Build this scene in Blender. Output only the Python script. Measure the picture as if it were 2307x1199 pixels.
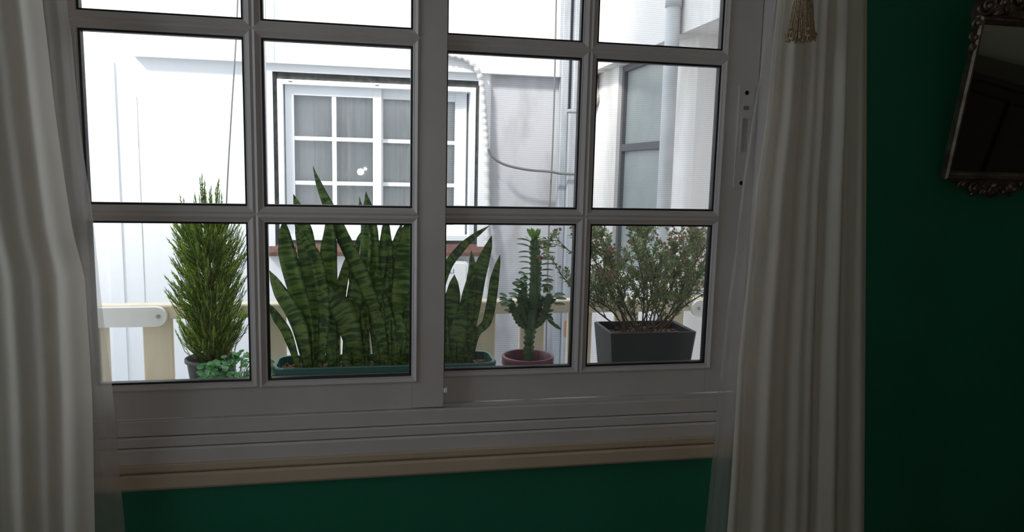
import bpy, math, random
from mathutils import Vector, Matrix

for o in list(bpy.data.objects):
    bpy.data.objects.remove(o)
COL = bpy.context.scene.collection
SC = bpy.context.scene
PI = math.pi

# ------------------------------------------------------------------ camera
YAW, PITCH, ROLL, FPX = math.radians(11.2955), math.radians(-7.4107), math.radians(1.3202), 1645.5
CAM = Vector((0.5932, -1.7136, 1.4954))
_f = Vector((math.sin(YAW) * math.cos(PITCH), math.cos(YAW) * math.cos(PITCH), math.sin(PITCH)))
_r = Vector((math.cos(YAW), -math.sin(YAW), 0))
_u = _r.cross(_f)
_R = _r * math.cos(ROLL) + _u * math.sin(ROLL)
_U = _u * math.cos(ROLL) - _r * math.sin(ROLL)
cd = bpy.data.cameras.new('camera')
cd.sensor_width = 36.0
cd.lens = FPX / 2307 * 36.0
cd.clip_start = 0.02
cam = bpy.data.objects.new('camera', cd)
COL.objects.link(cam)
cam.matrix_world = Matrix(((_R.x, _U.x, -_f.x, CAM.x), (_R.y, _U.y, -_f.y, CAM.y), (_R.z, _U.z, -_f.z, CAM.z), (0, 0, 0, 1)))
SC.camera = cam

# ------------------------------------------------------------------ sky, sun, exposure
w = bpy.data.worlds.new('sky')
SC.world = w
w.use_nodes = True
bg = w.node_tree.nodes['Background']
bg.inputs['Color'].default_value = (0.82, 0.91, 1.0, 1)
bg.inputs['Strength'].default_value = 2.35
sd = bpy.data.lights.new('sun', 'SUN')
sd.energy = 7.0
sd.angle = math.radians(8)
sd.color = (1.0, 0.95, 0.88)
so = bpy.data.objects.new('sun', sd)
COL.objects.link(so)
so.rotation_euler = Vector((0.62, 0.50, -0.76)).to_track_quat('-Z', 'Y').to_euler()
so.location = (-6, -2, 9)
# the telephone's flash, a hand's breadth from the lens
fd = bpy.data.lights.new('camera_flash', 'POINT')
fd.energy = 6.0
fd.shadow_soft_size = 0.014
fo = bpy.data.objects.new('camera_flash', fd)
COL.objects.link(fo)
fo.location = CAM + Vector((-0.03, -0.01, -0.02))
SC.view_settings.view_transform = 'Standard'
SC.view_settings.look = 'None'
SC.view_settings.gamma = 1.0
SC.view_settings.use_curve_mapping = False
SC.view_settings.exposure = 0.0
SC.cycles.transparent_max_bounces = 32
SC.cycles.max_bounces = 14
SC.cycles.diffuse_bounces = 8
SC.cycles.transmission_bounces = 12


# ------------------------------------------------------------------ helpers
def at(u, v, y):
    """world point at depth y seen in direction of photograph point (u, v)"""
    d = _f + _R * ((u - 1153.5) / FPX) - _U * ((v - 599.5) / FPX)
    return CAM + d * ((y - CAM.y) / d.y)


def atx(u, v, x):
    d = _f + _R * ((u - 1153.5) / FPX) - _U * ((v - 599.5) / FPX)
    return CAM + d * ((x - CAM.x) / d.x)


def lerp(a, b, t):
    return a + (b - a) * t


def interp(xs, ys, x):
    if x <= xs[0]:
        return ys[0]
    for i in range(len(xs) - 1):
        if x <= xs[i + 1]:
            return lerp(ys[i], ys[i + 1], (x - xs[i]) / (xs[i + 1] - xs[i]))
    return ys[-1]


class MB:
    def __init__(s):
        s.v, s.f, s.a, s.m = [], [], [], []
        s.cur = 0

    def face(s, *i):
        s.f.append(i)
        s.m.append(s.cur)

    def add(s, *ps):
        n = len(s.v)
        s.v += [tuple(p) for p in ps]
        return n

    def box(s, x0, x1, y0, y1, z0, z1, c=0.0):
        """box, with chamfered edges along the longest axes when c > 0"""
        if c <= 0:
            n = s.add((x0, y0, z0), (x1, y0, z0), (x1, y1, z0), (x0, y1, z0), (x0, y0, z1), (x1, y0, z1), (x1, y1, z1), (x0, y1, z1))
            for q in ((0, 1, 5, 4), (1, 2, 6, 5), (2, 3, 7, 6), (3, 0, 4, 7), (4, 5, 6, 7), (3, 2, 1, 0)):
                s.face(*[n + k for k in q])
            return s
        # fully chamfered: 24 vertices
        X, Y, Z = (x0, x1), (y0, y1), (z0, z1)
        idx = {}
        for i in (0, 1):
            for j in (0, 1):
                for k in (0, 1):
                    sx, sy, sz = (c if i == 0 else -c), (c if j == 0 else -c), (c if k == 0 else -c)
                    idx[i, j, k, 'x'] = s.add((X[i], Y[j] + sy, Z[k] + sz))
                    idx[i, j, k, 'y'] = s.add((X[i] + sx, Y[j], Z[k] + sz))
                    idx[i, j, k, 'z'] = s.add((X[i] + sx, Y[j] + sy, Z[k]))
        def q(*keys, flip=False):
            k = [idx[t] for t in keys]
            s.face(*(k[::-1] if flip else k))
        for i in (0, 1):
            q((i, 0, 0, 'x'), (i, 1, 0, 'x'), (i, 1, 1, 'x'), (i, 0, 1, 'x'), flip=(i == 0))
            q((0, i, 0, 'y'), (1, i, 0, 'y'), (1, i, 1, 'y'), (0, i, 1, 'y'), flip=(i == 1))
            q((0, 0, i, 'z'), (1, 0, i, 'z'), (1, 1, i, 'z'), (0, 1, i, 'z'), flip=(i == 0))
        for i in (0, 1):
            for j in (0, 1):
                q((0, i, j, 'y'), (1, i, j, 'y'), (1, i, j, 'z'), (0, i, j, 'z'), flip=((i + j) % 2 == 1))
                q((i, 0, j, 'x'), (i, 1, j, 'x'), (i, 1, j, 'z'), (i, 0, j, 'z'), flip=((i + j) % 2 == 0))
                q((i, j, 0, 'x'), (i, j, 1, 'x'), (i, j, 1, 'y'), (i, j, 0, 'y'), flip=((i + j) % 2 == 1))
                for k in (0, 1):
                    q((i, j, k, 'x'), (i, j, k, 'y'), (i, j, k, 'z'), flip=((i + j + k) % 2 == 1))
        return s

    def prism(s, poly, x0, x1):
        """polygon of (y, z) points, counter-clockwise seen from +x, extruded along x"""
        n = len(poly)
        a = s.add(*[(x0, p[0], p[1]) for p in poly])
        b = s.add(*[(x1, p[0], p[1]) for p in poly])
        for i in range(n):
            j = (i + 1) % n
            s.face(a + i, b + i, b + j, a + j)
        s.face(*[a + i for i in range(n)])
        s.face(*[b + i for i in reversed(range(n))])
        return s

    def tube(s, pts, r, n=8, cap=True, ref=None):
        """tube along points; r a number or a list"""
        pts = [Vector(p) for p in pts]
        rs = r if isinstance(r, (list, tuple)) else [r] * len(pts)
        rings = []
        t0 = (pts[1] - pts[0]).normalized()
        up = ref or (Vector((0, 0, 1)) if abs(t0.z) < 0.9 else Vector((1, 0, 0)))
        a = t0.cross(up).normalized()
        for i, p in enumerate(pts):
            t = (pts[min(i + 1, len(pts) - 1)] - pts[max(i - 1, 0)]).normalized()
            a = (a - t * a.dot(t)).normalized()
            b = t.cross(a)
            k = len(s.v)
            for j in range(n):
                g = 2 * PI * j / n
                s.v.append(tuple(p + (a * math.cos(g) + b * math.sin(g)) * rs[i]))
            rings.append(k)
        for i in range(len(pts) - 1):
            for j in range(n):
                s.face(rings[i] + j, rings[i] + (j + 1) % n, rings[i + 1] + (j + 1) % n, rings[i + 1] + j)
        if cap:
            s.face(*[rings[0] + j for j in reversed(range(n))])
            s.face(*[rings[-1] + j for j in range(n)])
        return s

    def lathe(s, prof, n=24, c=(0, 0, 0)):
        """profile of (r, z) turned about z"""
        ks = []
        for r, z in prof:
            k = len(s.v)
            for j in range(n):
                g = 2 * PI * j / n
                s.v.append((c[0] + r * math.cos(g), c[1] + r * math.sin(g), c[2] + z))
            ks.append(k)
        for i in range(len(prof) - 1):
            for j in range(n):
                s.face(ks[i] + j, ks[i] + (j + 1) % n, ks[i + 1] + (j + 1) % n, ks[i + 1] + j)
        return s

    def ball(s, c, rx, ry=None, rz=None, n=8, m=5):
        ry = ry or rx
        rz = rz or rx
        k = len(s.v)
        for i in range(m + 1):
            th = PI * i / m
            for j in range(n):
                g = 2 * PI * j / n
                s.v.append((c[0] + rx * math.sin(th) * math.cos(g), c[1] + ry * math.sin(th) * math.sin(g), c[2] - rz * math.cos(th)))
        for i in range(m):
            for j in range(n):
                s.face(k + i * n + j, k + i * n + (j + 1) % n, k + (i + 1) * n + (j + 1) % n, k + (i + 1) * n + j)
        return s

    def mesh(s, name, mat, smooth=False):
        me = bpy.data.meshes.new(name)
        me.from_pydata(s.v, [], s.f)
        mats = mat if isinstance(mat, (list, tuple)) else [mat]
        for m in mats:
            me.materials.append(m)
        if len(mats) > 1:
            me.polygons.foreach_set('material_index', s.m)
        if smooth:
            me.polygons.foreach_set('use_smooth', [True] * len(me.polygons))
        if s.a:
            at_ = me.attributes.new('leaf', 'FLOAT_VECTOR', 'POINT')
            at_.data.foreach_set('vector', [c for t in s.a for c in t])
        me.update()
        return me

    def build(s, name, mat, parent=None, smooth=False, **tags):
        o = bpy.data.objects.new(name, s.mesh(name, mat, smooth))
        COL.objects.link(o)
        if parent is not None:
            o.parent = parent
            o.matrix_parent_inverse = parent.matrix_basis.inverted()
        tag(o, **tags)
        return o


def tag(o, label=None, cat=None, group=None, kind=None):
    if label:
        o['label'] = label
    if cat:
        o['category'] = cat
    if group:
        o['group'] = group
    if kind:
        o['kind'] = kind
    return o


def empty(name, loc=(0, 0, 0), **tags):
    o = bpy.data.objects.new(name, None)
    o.empty_display_size = 0.05
    COL.objects.link(o)
    o.location = loc
    bpy.context.view_layer.update() if False else None
    o.matrix_basis = Matrix.Translation(Vector(loc))
    tag(o, **tags)
    return o


def inst(name, me, parent, mw):
    """a part that shares mesh data, placed by a world matrix"""
    o = bpy.data.objects.new(name, me)
    COL.objects.link(o)
    o.parent = parent
    o.matrix_parent_inverse = parent.matrix_basis.inverted()
    o.matrix_basis = mw
    return o


# ------------------------------------------------------------------ materials
def mat(name, color, rough=0.6, metal=0.0, spec=0.5):
    m = bpy.data.materials.new(name)
    m.use_nodes = True
    b = m.node_tree.nodes['Principled BSDF']
    b.inputs['Base Color'].default_value = (*color, 1)
    b.inputs['Roughness'].default_value = rough
    b.inputs['Metallic'].default_value = metal
    b.inputs['Specular IOR Level'].default_value = spec
    return m


def nmat(name, c1, c2, scale=8.0, rough=0.7, bump=0.0, detail=6.0, lo=0.35, hi=0.65, stretch=(1, 1, 1), metal=0.0, spec=0.5, bscale=None):
    """two colours mixed by noise, with an optional fine relief"""
    m = mat(name, c1, rough, metal, spec)
    N, L = m.node_tree.nodes, m.node_tree.links
    b = N['Principled BSDF']
    tc = N.new('ShaderNodeTexCoord')
    mp = N.new('ShaderNodeMapping')
    mp.inputs['Scale'].default_value = stretch
    L.new(tc.outputs['Object'], mp.inputs['Vector'])
    nz = N.new('ShaderNodeTexNoise')
    nz.inputs['Scale'].default_value = scale
    nz.inputs['Detail'].default_value = detail
    L.new(mp.outputs['Vector'], nz.inputs['Vector'])
    rp = N.new('ShaderNodeValToRGB')
    rp.color_ramp.elements[0].position = lo
    rp.color_ramp.elements[1].position = hi
    rp.color_ramp.elements[0].color = (*c1, 1)
    rp.color_ramp.elements[1].color = (*c2, 1)
    L.new(nz.outputs['Fac'], rp.inputs['Fac'])
    L.new(rp.outputs['Color'], b.inputs['Base Color'])
    if bump > 0:
        n2 = N.new('ShaderNodeTexNoise')
        n2.inputs['Scale'].default_value = bscale or scale * 6
        n2.inputs['Detail'].default_value = 4
        L.new(tc.outputs['Object'], n2.inputs['Vector'])
        bp = N.new('ShaderNodeBump')
        bp.inputs['Strength'].default_value = bump
        bp.inputs['Distance'].default_value = 0.01
        L.new(n2.outputs['Fac'], bp.inputs['Height'])
        L.new(bp.outputs['Normal'], b.inputs['Normal'])
    return m


def glass_mat(name, tint=(0.97, 0.98, 0.98), rough=0.0, refl=1.0):
    m = bpy.data.materials.new(name)
    m.use_nodes = True
    N, L = m.node_tree.nodes, m.node_tree.links
    N.clear()
    out = N.new('ShaderNodeOutputMaterial')
    mx = N.new('ShaderNodeMixShader')
    tr = N.new('ShaderNodeBsdfTransparent')
    tr.inputs['Color'].default_value = (*tint, 1)
    gl = N.new('ShaderNodeBsdfGlossy')
    gl.inputs['Roughness'].default_value = rough
    fr = N.new('ShaderNodeFresnel')
    fr.inputs['IOR'].default_value = 1.45
    ml = N.new('ShaderNodeMath')
    ml.operation = 'MULTIPLY'
    ml.inputs[1].default_value = refl
    L.new(fr.outputs[0], ml.inputs[0])
    L.new(ml.outputs[0], mx.inputs[0])
    L.new(tr.outputs[0], mx.inputs[1])
    L.new(gl.outputs[0], mx.inputs[2])
    L.new(mx.outputs[0], out.inputs[0])
    return m


def cloth_mat(name, color, transl, clear, weave=0.0):
    """thin cloth: diffuse plus translucent, partly open weave"""
    m = bpy.data.materials.new(name)
    m.use_nodes = True
    N, L = m.node_tree.nodes, m.node_tree.links
    N.clear()
    out = N.new('ShaderNodeOutputMaterial')
    df = N.new('ShaderNodeBsdfDiffuse')
    tl = N.new('ShaderNodeBsdfTranslucent')
    tr = N.new('ShaderNodeBsdfTransparent')
    tc = N.new('ShaderNodeTexCoord')
    nz = N.new('ShaderNodeTexNoise')
    nz.inputs['Scale'].default_value = 14
    nz.inputs['Detail'].default_value = 5
    L.new(tc.outputs['Object'], nz.inputs['Vector'])
    rp = N.new('ShaderNodeValToRGB')
    rp.color_ramp.elements[0].color = (*[c * 0.93 for c in color], 1)
    rp.color_ramp.elements[1].color = (*color, 1)
    L.new(nz.outputs['Fac'], rp.inputs['Fac'])
    L.new(rp.outputs['Color'], df.inputs['Color'])
    L.new(rp.outputs['Color'], tl.inputs['Color'])
    m1 = N.new('ShaderNodeMixShader')
    m1.inputs[0].default_value = transl
    L.new(df.outputs[0], m1.inputs[1])
    L.new(tl.outputs[0], m1.inputs[2])
    m2 = N.new('ShaderNodeMixShader')
    m2.inputs[0].default_value = clear
    if weave > 0:
        wv = N.new('ShaderNodeTexWave')
        wv.bands_direction = 'Z'
        wv.inputs['Scale'].default_value = weave
        wv.inputs['Distortion'].default_value = 0.3
        L.new(tc.outputs['Object'], wv.inputs['Vector'])
        mr = N.new('ShaderNodeMapRange')
        mr.inputs['To Min'].default_value = clear - 0.07
        mr.inputs['To Max'].default_value = clear + 0.07
        L.new(wv.outputs['Fac'], mr.inputs['Value'])
        L.new(mr.outputs[0], m2.inputs[0])
    L.new(m1.outputs[0], m2.inputs[1])
    L.new(tr.outputs[0], m2.inputs[2])
    L.new(m2.outputs[0], out.inputs[0])
    return m


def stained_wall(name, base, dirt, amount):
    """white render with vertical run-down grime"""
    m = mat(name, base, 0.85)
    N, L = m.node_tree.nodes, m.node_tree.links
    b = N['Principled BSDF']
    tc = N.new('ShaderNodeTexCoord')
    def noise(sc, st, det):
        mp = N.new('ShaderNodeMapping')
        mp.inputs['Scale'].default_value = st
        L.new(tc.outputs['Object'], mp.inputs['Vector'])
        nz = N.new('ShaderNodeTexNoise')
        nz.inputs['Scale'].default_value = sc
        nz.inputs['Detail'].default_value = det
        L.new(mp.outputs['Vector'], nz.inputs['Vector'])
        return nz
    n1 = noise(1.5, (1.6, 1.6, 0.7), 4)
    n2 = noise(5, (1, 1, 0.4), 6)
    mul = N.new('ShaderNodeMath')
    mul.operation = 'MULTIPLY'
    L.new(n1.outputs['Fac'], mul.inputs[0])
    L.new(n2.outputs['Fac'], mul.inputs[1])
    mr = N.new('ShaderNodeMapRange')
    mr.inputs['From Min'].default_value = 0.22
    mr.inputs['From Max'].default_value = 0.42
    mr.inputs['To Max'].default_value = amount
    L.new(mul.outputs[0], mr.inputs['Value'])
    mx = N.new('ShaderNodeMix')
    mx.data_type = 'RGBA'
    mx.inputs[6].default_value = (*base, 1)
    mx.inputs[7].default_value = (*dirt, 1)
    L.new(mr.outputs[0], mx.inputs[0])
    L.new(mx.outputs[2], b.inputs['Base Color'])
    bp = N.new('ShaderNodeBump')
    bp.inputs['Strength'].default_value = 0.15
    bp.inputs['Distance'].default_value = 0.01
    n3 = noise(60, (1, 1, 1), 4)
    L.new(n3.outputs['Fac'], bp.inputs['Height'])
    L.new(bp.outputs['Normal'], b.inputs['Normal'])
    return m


def leaf_mat(name, dark, light, band, rough=0.4, transl=0.15):
    """green leaf; 'leaf' attribute = (across, along in metres, random)"""
    m = mat(name, dark, rough)
    N, L = m.node_tree.nodes, m.node_tree.links
    b = N['Principled BSDF']
    at_ = N.new('ShaderNodeAttribute')
    at_.attribute_name = 'leaf'
    mp = N.new('ShaderNodeMapping')
    mp.inputs['Scale'].default_value = (.45, band, 7)
    L.new(at_.outputs['Vector'], mp.inputs['Vector'])
    nz = N.new('ShaderNodeTexNoise')
    nz.inputs['Scale'].default_value = 1.0
    nz.inputs['Detail'].default_value = 3
    nz.inputs['Distortion'].default_value = 0.4
    L.new(mp.outputs['Vector'], nz.inputs['Vector'])
    rp = N.new('ShaderNodeValToRGB')
    rp.color_ramp.elements[0].position = 0.43
    rp.color_ramp.elements[1].position = 0.57
    rp.color_ramp.elements[0].color = (*dark, 1)
    rp.color_ramp.elements[1].color = (*light, 1)
    L.new(nz.outputs['Fac'], rp.inputs['Fac'])
    L.new(rp.outputs['Color'], b.inputs['Base Color'])
    if transl > 0:
        out = N['Material Output']
        tl = N.new('ShaderNodeBsdfTranslucent')
        L.new(rp.outputs['Color'], tl.inputs['Color'])
        mx = N.new('ShaderNodeMixShader')
        mx.inputs[0].default_value = transl
        L.new(b.outputs[0], mx.inputs[1])
        L.new(tl.outputs[0], mx.inputs[2])
        L.new(mx.outputs[0], out.inputs[0])
    return m


M = dict(
    green=nmat('green_wall_paint', (0.006, 0.15, 0.085), (0.008, 0.165, 0.095), 3, 0.55, 0.12, bscale=90),
    cream_wall=nmat('cream_wall_paint', (0.55, 0.5, 0.4), (0.6, 0.55, 0.45), 3, 0.8, 0.1, bscale=70),
    ceiling=mat('ceiling_paint', (0.75, 0.73, 0.68), 0.9),
    floor=nmat('floor_wood', (0.22, 0.12, 0.06), (0.3, 0.17, 0.09), 3, 0.5, 0.05, stretch=(1, 12, 1)),
    frame=nmat('window_lacquer', (0.55, 0.505, 0.495), (0.60, 0.555, 0.545), 6, 0.33, 0.02),
    frame_shade=mat('shaded_lock_recess', (0.42, 0.39, 0.39), 0.4),  # darker frame tone, shade of the lock recess put into the colour
    gasket=mat('black_gasket', (0.008, 0.008, 0.012), 0.5),
    trim=nmat('cream_trim_paint', (0.46, 0.37, 0.28), (0.52, 0.42, 0.32), 5, 0.5, 0.05),
    glass=glass_mat('window_glass'),
    glass_far=glass_mat('far_window_glass', (0.96, 0.97, 0.98), 0.02, 1.3),
    screen=cloth_mat('insect_mesh', (0.10, 0.10, 0.105), 0.6, 0.85, weave=62),
    white_plastic=mat('white_plastic', (0.88, 0.88, 0.87), 0.4),
    hole=mat('dark_hole', (0.006, 0.006, 0.006), 0.8),
    steel=mat('dull_steel', (0.35, 0.34, 0.33), 0.4, 0.8),
    drape=cloth_mat('cream_voile', (0.90, 0.84, 0.75), 0.38, 0.08),
    sheer=cloth_mat('sheer_voile', (0.85, 0.83, 0.81), 0.55, 0.52),
    tassel=nmat('tassel_thread', (0.20, 0.14, 0.075), (0.52, 0.41, 0.27), 260, 0.8),
    facade=nmat('white_facade_render', (0.80, 0.81, 0.83), (0.84, 0.84, 0.85), 1.2, 0.9, 0.1, bscale=60),
    facade_shaded_dirty=stained_wall('shaded_grimy_render', (0.50, 0.50, 0.53), (0.26, 0.25, 0.25), 0.75),  # greyed base paints in the lack of sun; the grime is real
    facade_r=stained_wall('warm_white_render', (0.82, 0.79, 0.77), (0.42, 0.37, 0.34), 0.6),
    concrete=nmat('grey_concrete', (0.42, 0.42, 0.40), (0.55, 0.55, 0.53), 9, 0.9, 0.2),
    dark_gap=nmat('dark_gap_fill', (0.035, 0.04, 0.04), (0.09, 0.09, 0.085), 20, 0.8),  # plain dark tone of the strips round the far frame and its slots
    far_frame=nmat('far_window_white', (0.80, 0.82, 0.85), (0.84, 0.86, 0.88), 4, 0.4),
    far_curtain=cloth_mat('far_curtain_cloth', (0.93, 0.93, 0.91), 0.05, 0.0),
    terracotta=nmat('terracotta_sill', (0.12, 0.058, 0.045), (0.17, 0.085, 0.065), 12, 0.7, 0.2),
    duct=nmat('grey_painted_duct', (0.34, 0.36, 0.39), (0.42, 0.44, 0.47), 4, 0.5, stretch=(6, 6, 1)),
    pipe=nmat('grey_pipe', (0.50, 0.51, 0.52), (0.60, 0.61, 0.62), 5, 0.5),
    conduit=mat('conduit_plastic', (0.58, 0.58, 0.58), 0.5),
    cable=mat('black_cable', (0.03, 0.03, 0.03), 0.6),
    grey_cable=mat('grey_cable', (0.16, 0.16, 0.16), 0.6),
    frosted=nmat('frosted_glass', (0.30, 0.335, 0.33), (0.35, 0.385, 0.38), 3, 0.25, 0.02),
    alu_dark=mat('dark_window_bar', (0.10, 0.10, 0.105), 0.5),
    cream_wood=nmat('cream_painted_wood', (0.70, 0.60, 0.43), (0.76, 0.66, 0.49), 5, 0.5, 0.05, stretch=(5, 5, 1)),
    white_wood=mat('white_painted_bar', (0.76, 0.74, 0.70), 0.45),
    slab=nmat('balcony_concrete', (0.5, 0.5, 0.48), (0.6, 0.6, 0.58), 7, 0.9, 0.2),
    teal=nmat('teal_plastic', (0.006, 0.066, 0.056), (0.010, 0.085, 0.072), 6, 0.35),
    soil=nmat('brown_soil', (0.09, 0.04, 0.022), (0.22, 0.11, 0.06), 90, 0.95, 0.8, bscale=160),
    black_pot=nmat('black_pot_plastic', (0.008, 0.010, 0.011), (0.013, 0.016, 0.016), 8, 0.45, spec=0.3),
    grey_pot=nmat('charcoal_pot_plastic', (0.035, 0.035, 0.04), (0.05, 0.05, 0.055), 8, 0.5),
    plum=nmat('plum_pot_glaze', (0.13, 0.035, 0.055), (0.17, 0.05, 0.075), 10, 0.4),
    bark=nmat('twig_bark', (0.09, 0.06, 0.04), (0.15, 0.10, 0.07), 40, 0.9),
    snake=leaf_mat('snake_leaf', (0.036, 0.10, 0.022), (0.19, 0.31, 0.07), 80, 0.35, 0.22),
    cypress=leaf_mat('cypress_needle', (0.20, 0.37, 0.06), (0.54, 0.70, 0.14), 3, 0.6, 0.45),
    clover=leaf_mat('round_leaf', (0.05, 0.20, 0.045), (0.16, 0.42, 0.12), 30, 0.4, 0.2),
    succulent=leaf_mat('succulent_skin', (0.045, 0.11, 0.035), (0.085, 0.165, 0.055), 20, 0.4, 0.0),
    succulent_leaf=leaf_mat('succulent_leaf', (0.055, 0.13, 0.04), (0.10, 0.21, 0.065), 20, 0.4, 0.3),
    fresh_leaf=leaf_mat('fresh_leaf', (0.16, 0.30, 0.06), (0.24, 0.40, 0.10), 20, 0.4, 0.3),
    bush=leaf_mat('bush_leaf', (0.15, 0.20, 0.08), (0.36, 0.43, 0.21), 30, 0.5, 0.4),
    pink=mat('pink_petal', (0.48, 0.22, 0.21), 0.6),
    silver=nmat('antique_silver', (0.12, 0.09, 0.07), (0.24, 0.19, 0.155), 25, 0.42, 0.15, metal=0.75),
    mirror=mat('mirror_silver', (0.42, 0.44, 0.40), 0.03, 1.0),
    darkwood=nmat('dark_wood', (0.018, 0.010, 0.007), (0.035, 0.020, 0.013), 6, 0.4, 0.05, stretch=(1, 1, 8)),
    lampshade=mat('pale_shade_cloth', (0.6, 0.55, 0.45), 0.9),
    asphalt=nmat('dark_paving', (0.12, 0.12, 0.12), (0.18, 0.18, 0.17), 5, 0.9, 0.2),
    blue=mat('blue_print', (0.03, 0.20, 0.36), 0.6),
    red_brown=mat('rusty_patch', (0.42, 0.20, 0.10), 0.8),
)

# ------------------------------------------------------------------ room shell
WY = -0.02                       # inner face of the window wall
OX0, OX1, OZ0, OZ1 = -0.135, 1.632, 0.815, 2.31     # window opening
RX0, RX1, RY0, RZ1 = -0.80, 3.7, -3.6, 2.7  # left wall pulled in so the added window sits close to the curtain
b = MB()
b.box(RX0, OX0, WY, 0.05, 0, RZ1).box(OX1, RX1, WY, 0.05, 0, RZ1)
b.box(OX0, OX1, WY, 0.05, 0, OZ0).box(OX0, OX1, WY, 0.05, OZ1, RZ1)
b.build('wall_front', M['green'], kind='structure', label='dark green painted wall around the sliding window')
b = MB()
b.box(-9, OX0, 0.05, 0.115, -3, 7.8).box(OX1, 5.5, 0.05, 0.115, -3, 7.8)  # unseen height and left run extended to shade the lower facade opposite
b.box(OX0, OX1, 0.05, 0.115, -3, OZ0).box(OX0, OX1, 0.05, 0.115, OZ1, 7.8)
b.build('wall_outer', M['facade'], kind='structure', label='white outer face of the wall around the near window')
b = MB()
SY0, SY1, SZ0, SZ1 = -1.05, -0.17, 0.70, 2.50      # made-up side window out of view, added to brighten the left curtain
b.box(RX0 - .1, RX0, RY0, SY0, 0, RZ1).box(RX0 - .1, RX0, SY1, 0.05, 0, RZ1).box(RX0 - .1, RX0, SY0, SY1, 0, SZ0).box(RX0 - .1, RX0, SY0, SY1, SZ1, RZ1)
b.build('wall_left', M['green'], kind='structure', label='green side wall left of the window')
w4 = empty('added_fill_window', (RX0 - .05, -.9, SZ0), kind='structure', label='unseen side window added to light the left curtain')
b = MB()
b.box(RX0 - .08, RX0 - .03, SY0, SY0 + .05, SZ0, SZ1).box(RX0 - .08, RX0 - .03, SY1 - .05, SY1, SZ0, SZ1).box(RX0 - .08, RX0 - .03, SY0 + .05, SY1 - .05, SZ0, SZ0 + .05)
b.box(RX0 - .08, RX0 - .03, SY0 + .05, SY1 - .05, SZ1 - .05, SZ1).box(RX0 - .08, RX0 - .03, -.58, -.53, SZ0 + .05, SZ1 - .05)
b.build('frame', M['frame'], w4)
MB().box(RX0 - .06, RX0 - .056, SY0 + .05, -.58, SZ0 + .05, SZ1 - .05).build('pane', M['glass'], w4)
MB().box(RX0 - .06, RX0 - .056, -.53, SY1 - .05, SZ0 + .05, SZ1 - .05).build('pane', M['glass'], w4)
MB().box(RX1, RX1 + .1, RY0, 0.05, 0, RZ1).build('wall_right', M['cream_wall'], kind='structure', label='cream side wall seen dimly in the mirror')
MB().box(RX0, RX1, RY0 - .1, RY0, 0, RZ1).build('wall_rear', M['cream_wall'], kind='structure', label='cream wall behind the viewer')
MB().box(RX0, RX1, RY0, WY, -.1, 0).build('floor', M['floor'], kind='structure', label='brown wooden floor of the room')
MB().box(RX0 - .1, RX1 + .1, RY0 - .1, 0.05, RZ1, RZ1 + .1).build('ceiling', M['ceiling'], kind='structure', label='pale ceiling of the room')

# ------------------------------------------------------------------ the sliding window
PW, PB, PH, PBZ, XR = 0.330, 0.0365, 0.368, 0.0359, 0.7763
win = empty('window_1', (0.74, 0.02, OZ0), kind='structure', label='white lacquered sliding window with two gridded sashes')
# outer frame: jambs, head and stepped bottom track
b = MB()
b.box(OX0, -0.082, -0.015, 0.085, 0.92, OZ1).box(1.577, OX1, -0.015, 0.085, 0.92, OZ1)
b.box(-0.082, 1.577, -0.015, 0.085, 2.255, OZ1)
b.box(-0.100, -0.082, -0.022, -0.012, 0.92, 2.27).box(1.577, 1.592, -0.022, -0.012, 0.92, 2.27)
b.build('jamb_frame', M['frame'], win)
b = MB()
b.prism([(-0.010, 0.886), (0.085, 0.886), (0.085, 0.914), (0.035, 0.914), (0.035, 0.9205), (0.031, 0.9205), (0.031, 0.914),
         (0.001, 0.914), (0.001, 0.9205), (-0.008, 0.9205), (-0.010, 0.9185)], OX0, OX1)
b.build('track', M['frame'], win)
b = MB()
b.prism([(-0.018, 0.8625), (0.085, 0.8625), (0.085, 0.8838), (-0.015, 0.8838), (-0.018, 0.881)], OX0, OX1)
b.build('track_step', M['frame'], win)
b = MB()
b.prism([(-0.026, 0.826), (0.085, 0.826), (0.085, 0.8602), (-0.022, 0.8602), (-0.026, 0.8565)], OX0, OX1)
b.build('track_step', M['frame'], win)

# cream moulding under the window
tr = empty('trim_1', (0.74, -0.03, 0.77), kind='structure', label='cream painted moulding under the window')
MB().prism([(-0.020, 0.806), (0.0, 0.806), (0.0, 0.826), (-0.030, 0.826), (-0.034, 0.823), (-0.034, 0.811), (-0.030, 0.806)], OX0 - .03, OX1 + .03).build('upper_bead', M['trim'], tr)
MB().prism([(-0.020, 0.769), (0.0, 0.769), (0.0, 0.804), (-0.022, 0.8045), (-0.034, 0.8045), (-0.040, 0.800), (-0.041, 0.775), (-0.037, 0.769)], OX0 - .03, OX1 + .03).build('lower_board', M['trim'], tr)


def bead_ring(b, x0, x1, z0, z1, l, r, bo, t, ya, yb, yc):
    """mitred glazing bead round a pane: sloped face from the ridge (ya) down to yb, then a reveal back to yc"""
    o = [(x0 - l, z0 - bo), (x1 + r, z0 - bo), (x1 + r, z1 + t), (x0 - l, z1 + t)]
    k = 0.30
    mid = [(x0 - l * (1 - k), z0 - bo * (1 - k)), (x1 + r * (1 - k), z0 - bo * (1 - k)), (x1 + r * (1 - k), z1 + t * (1 - k)), (x0 - l * (1 - k), z1 + t * (1 - k))]
    i = [(x0, z0), (x1, z0), (x1, z1), (x0, z1)]
    rings = [(o, ya + 0.003), (mid, ya), (i, yb), (i, yc)]
    ks = [b.add(*[(p[0], y, p[1]) for p in q]) for q, y in rings]
    for a in range(3):
        for j in range(4):
            h = (j + 1) % 4
            b.face(ks[a] + j, ks[a] + h, ks[a + 1] + h, ks[a + 1] + j)


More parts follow.
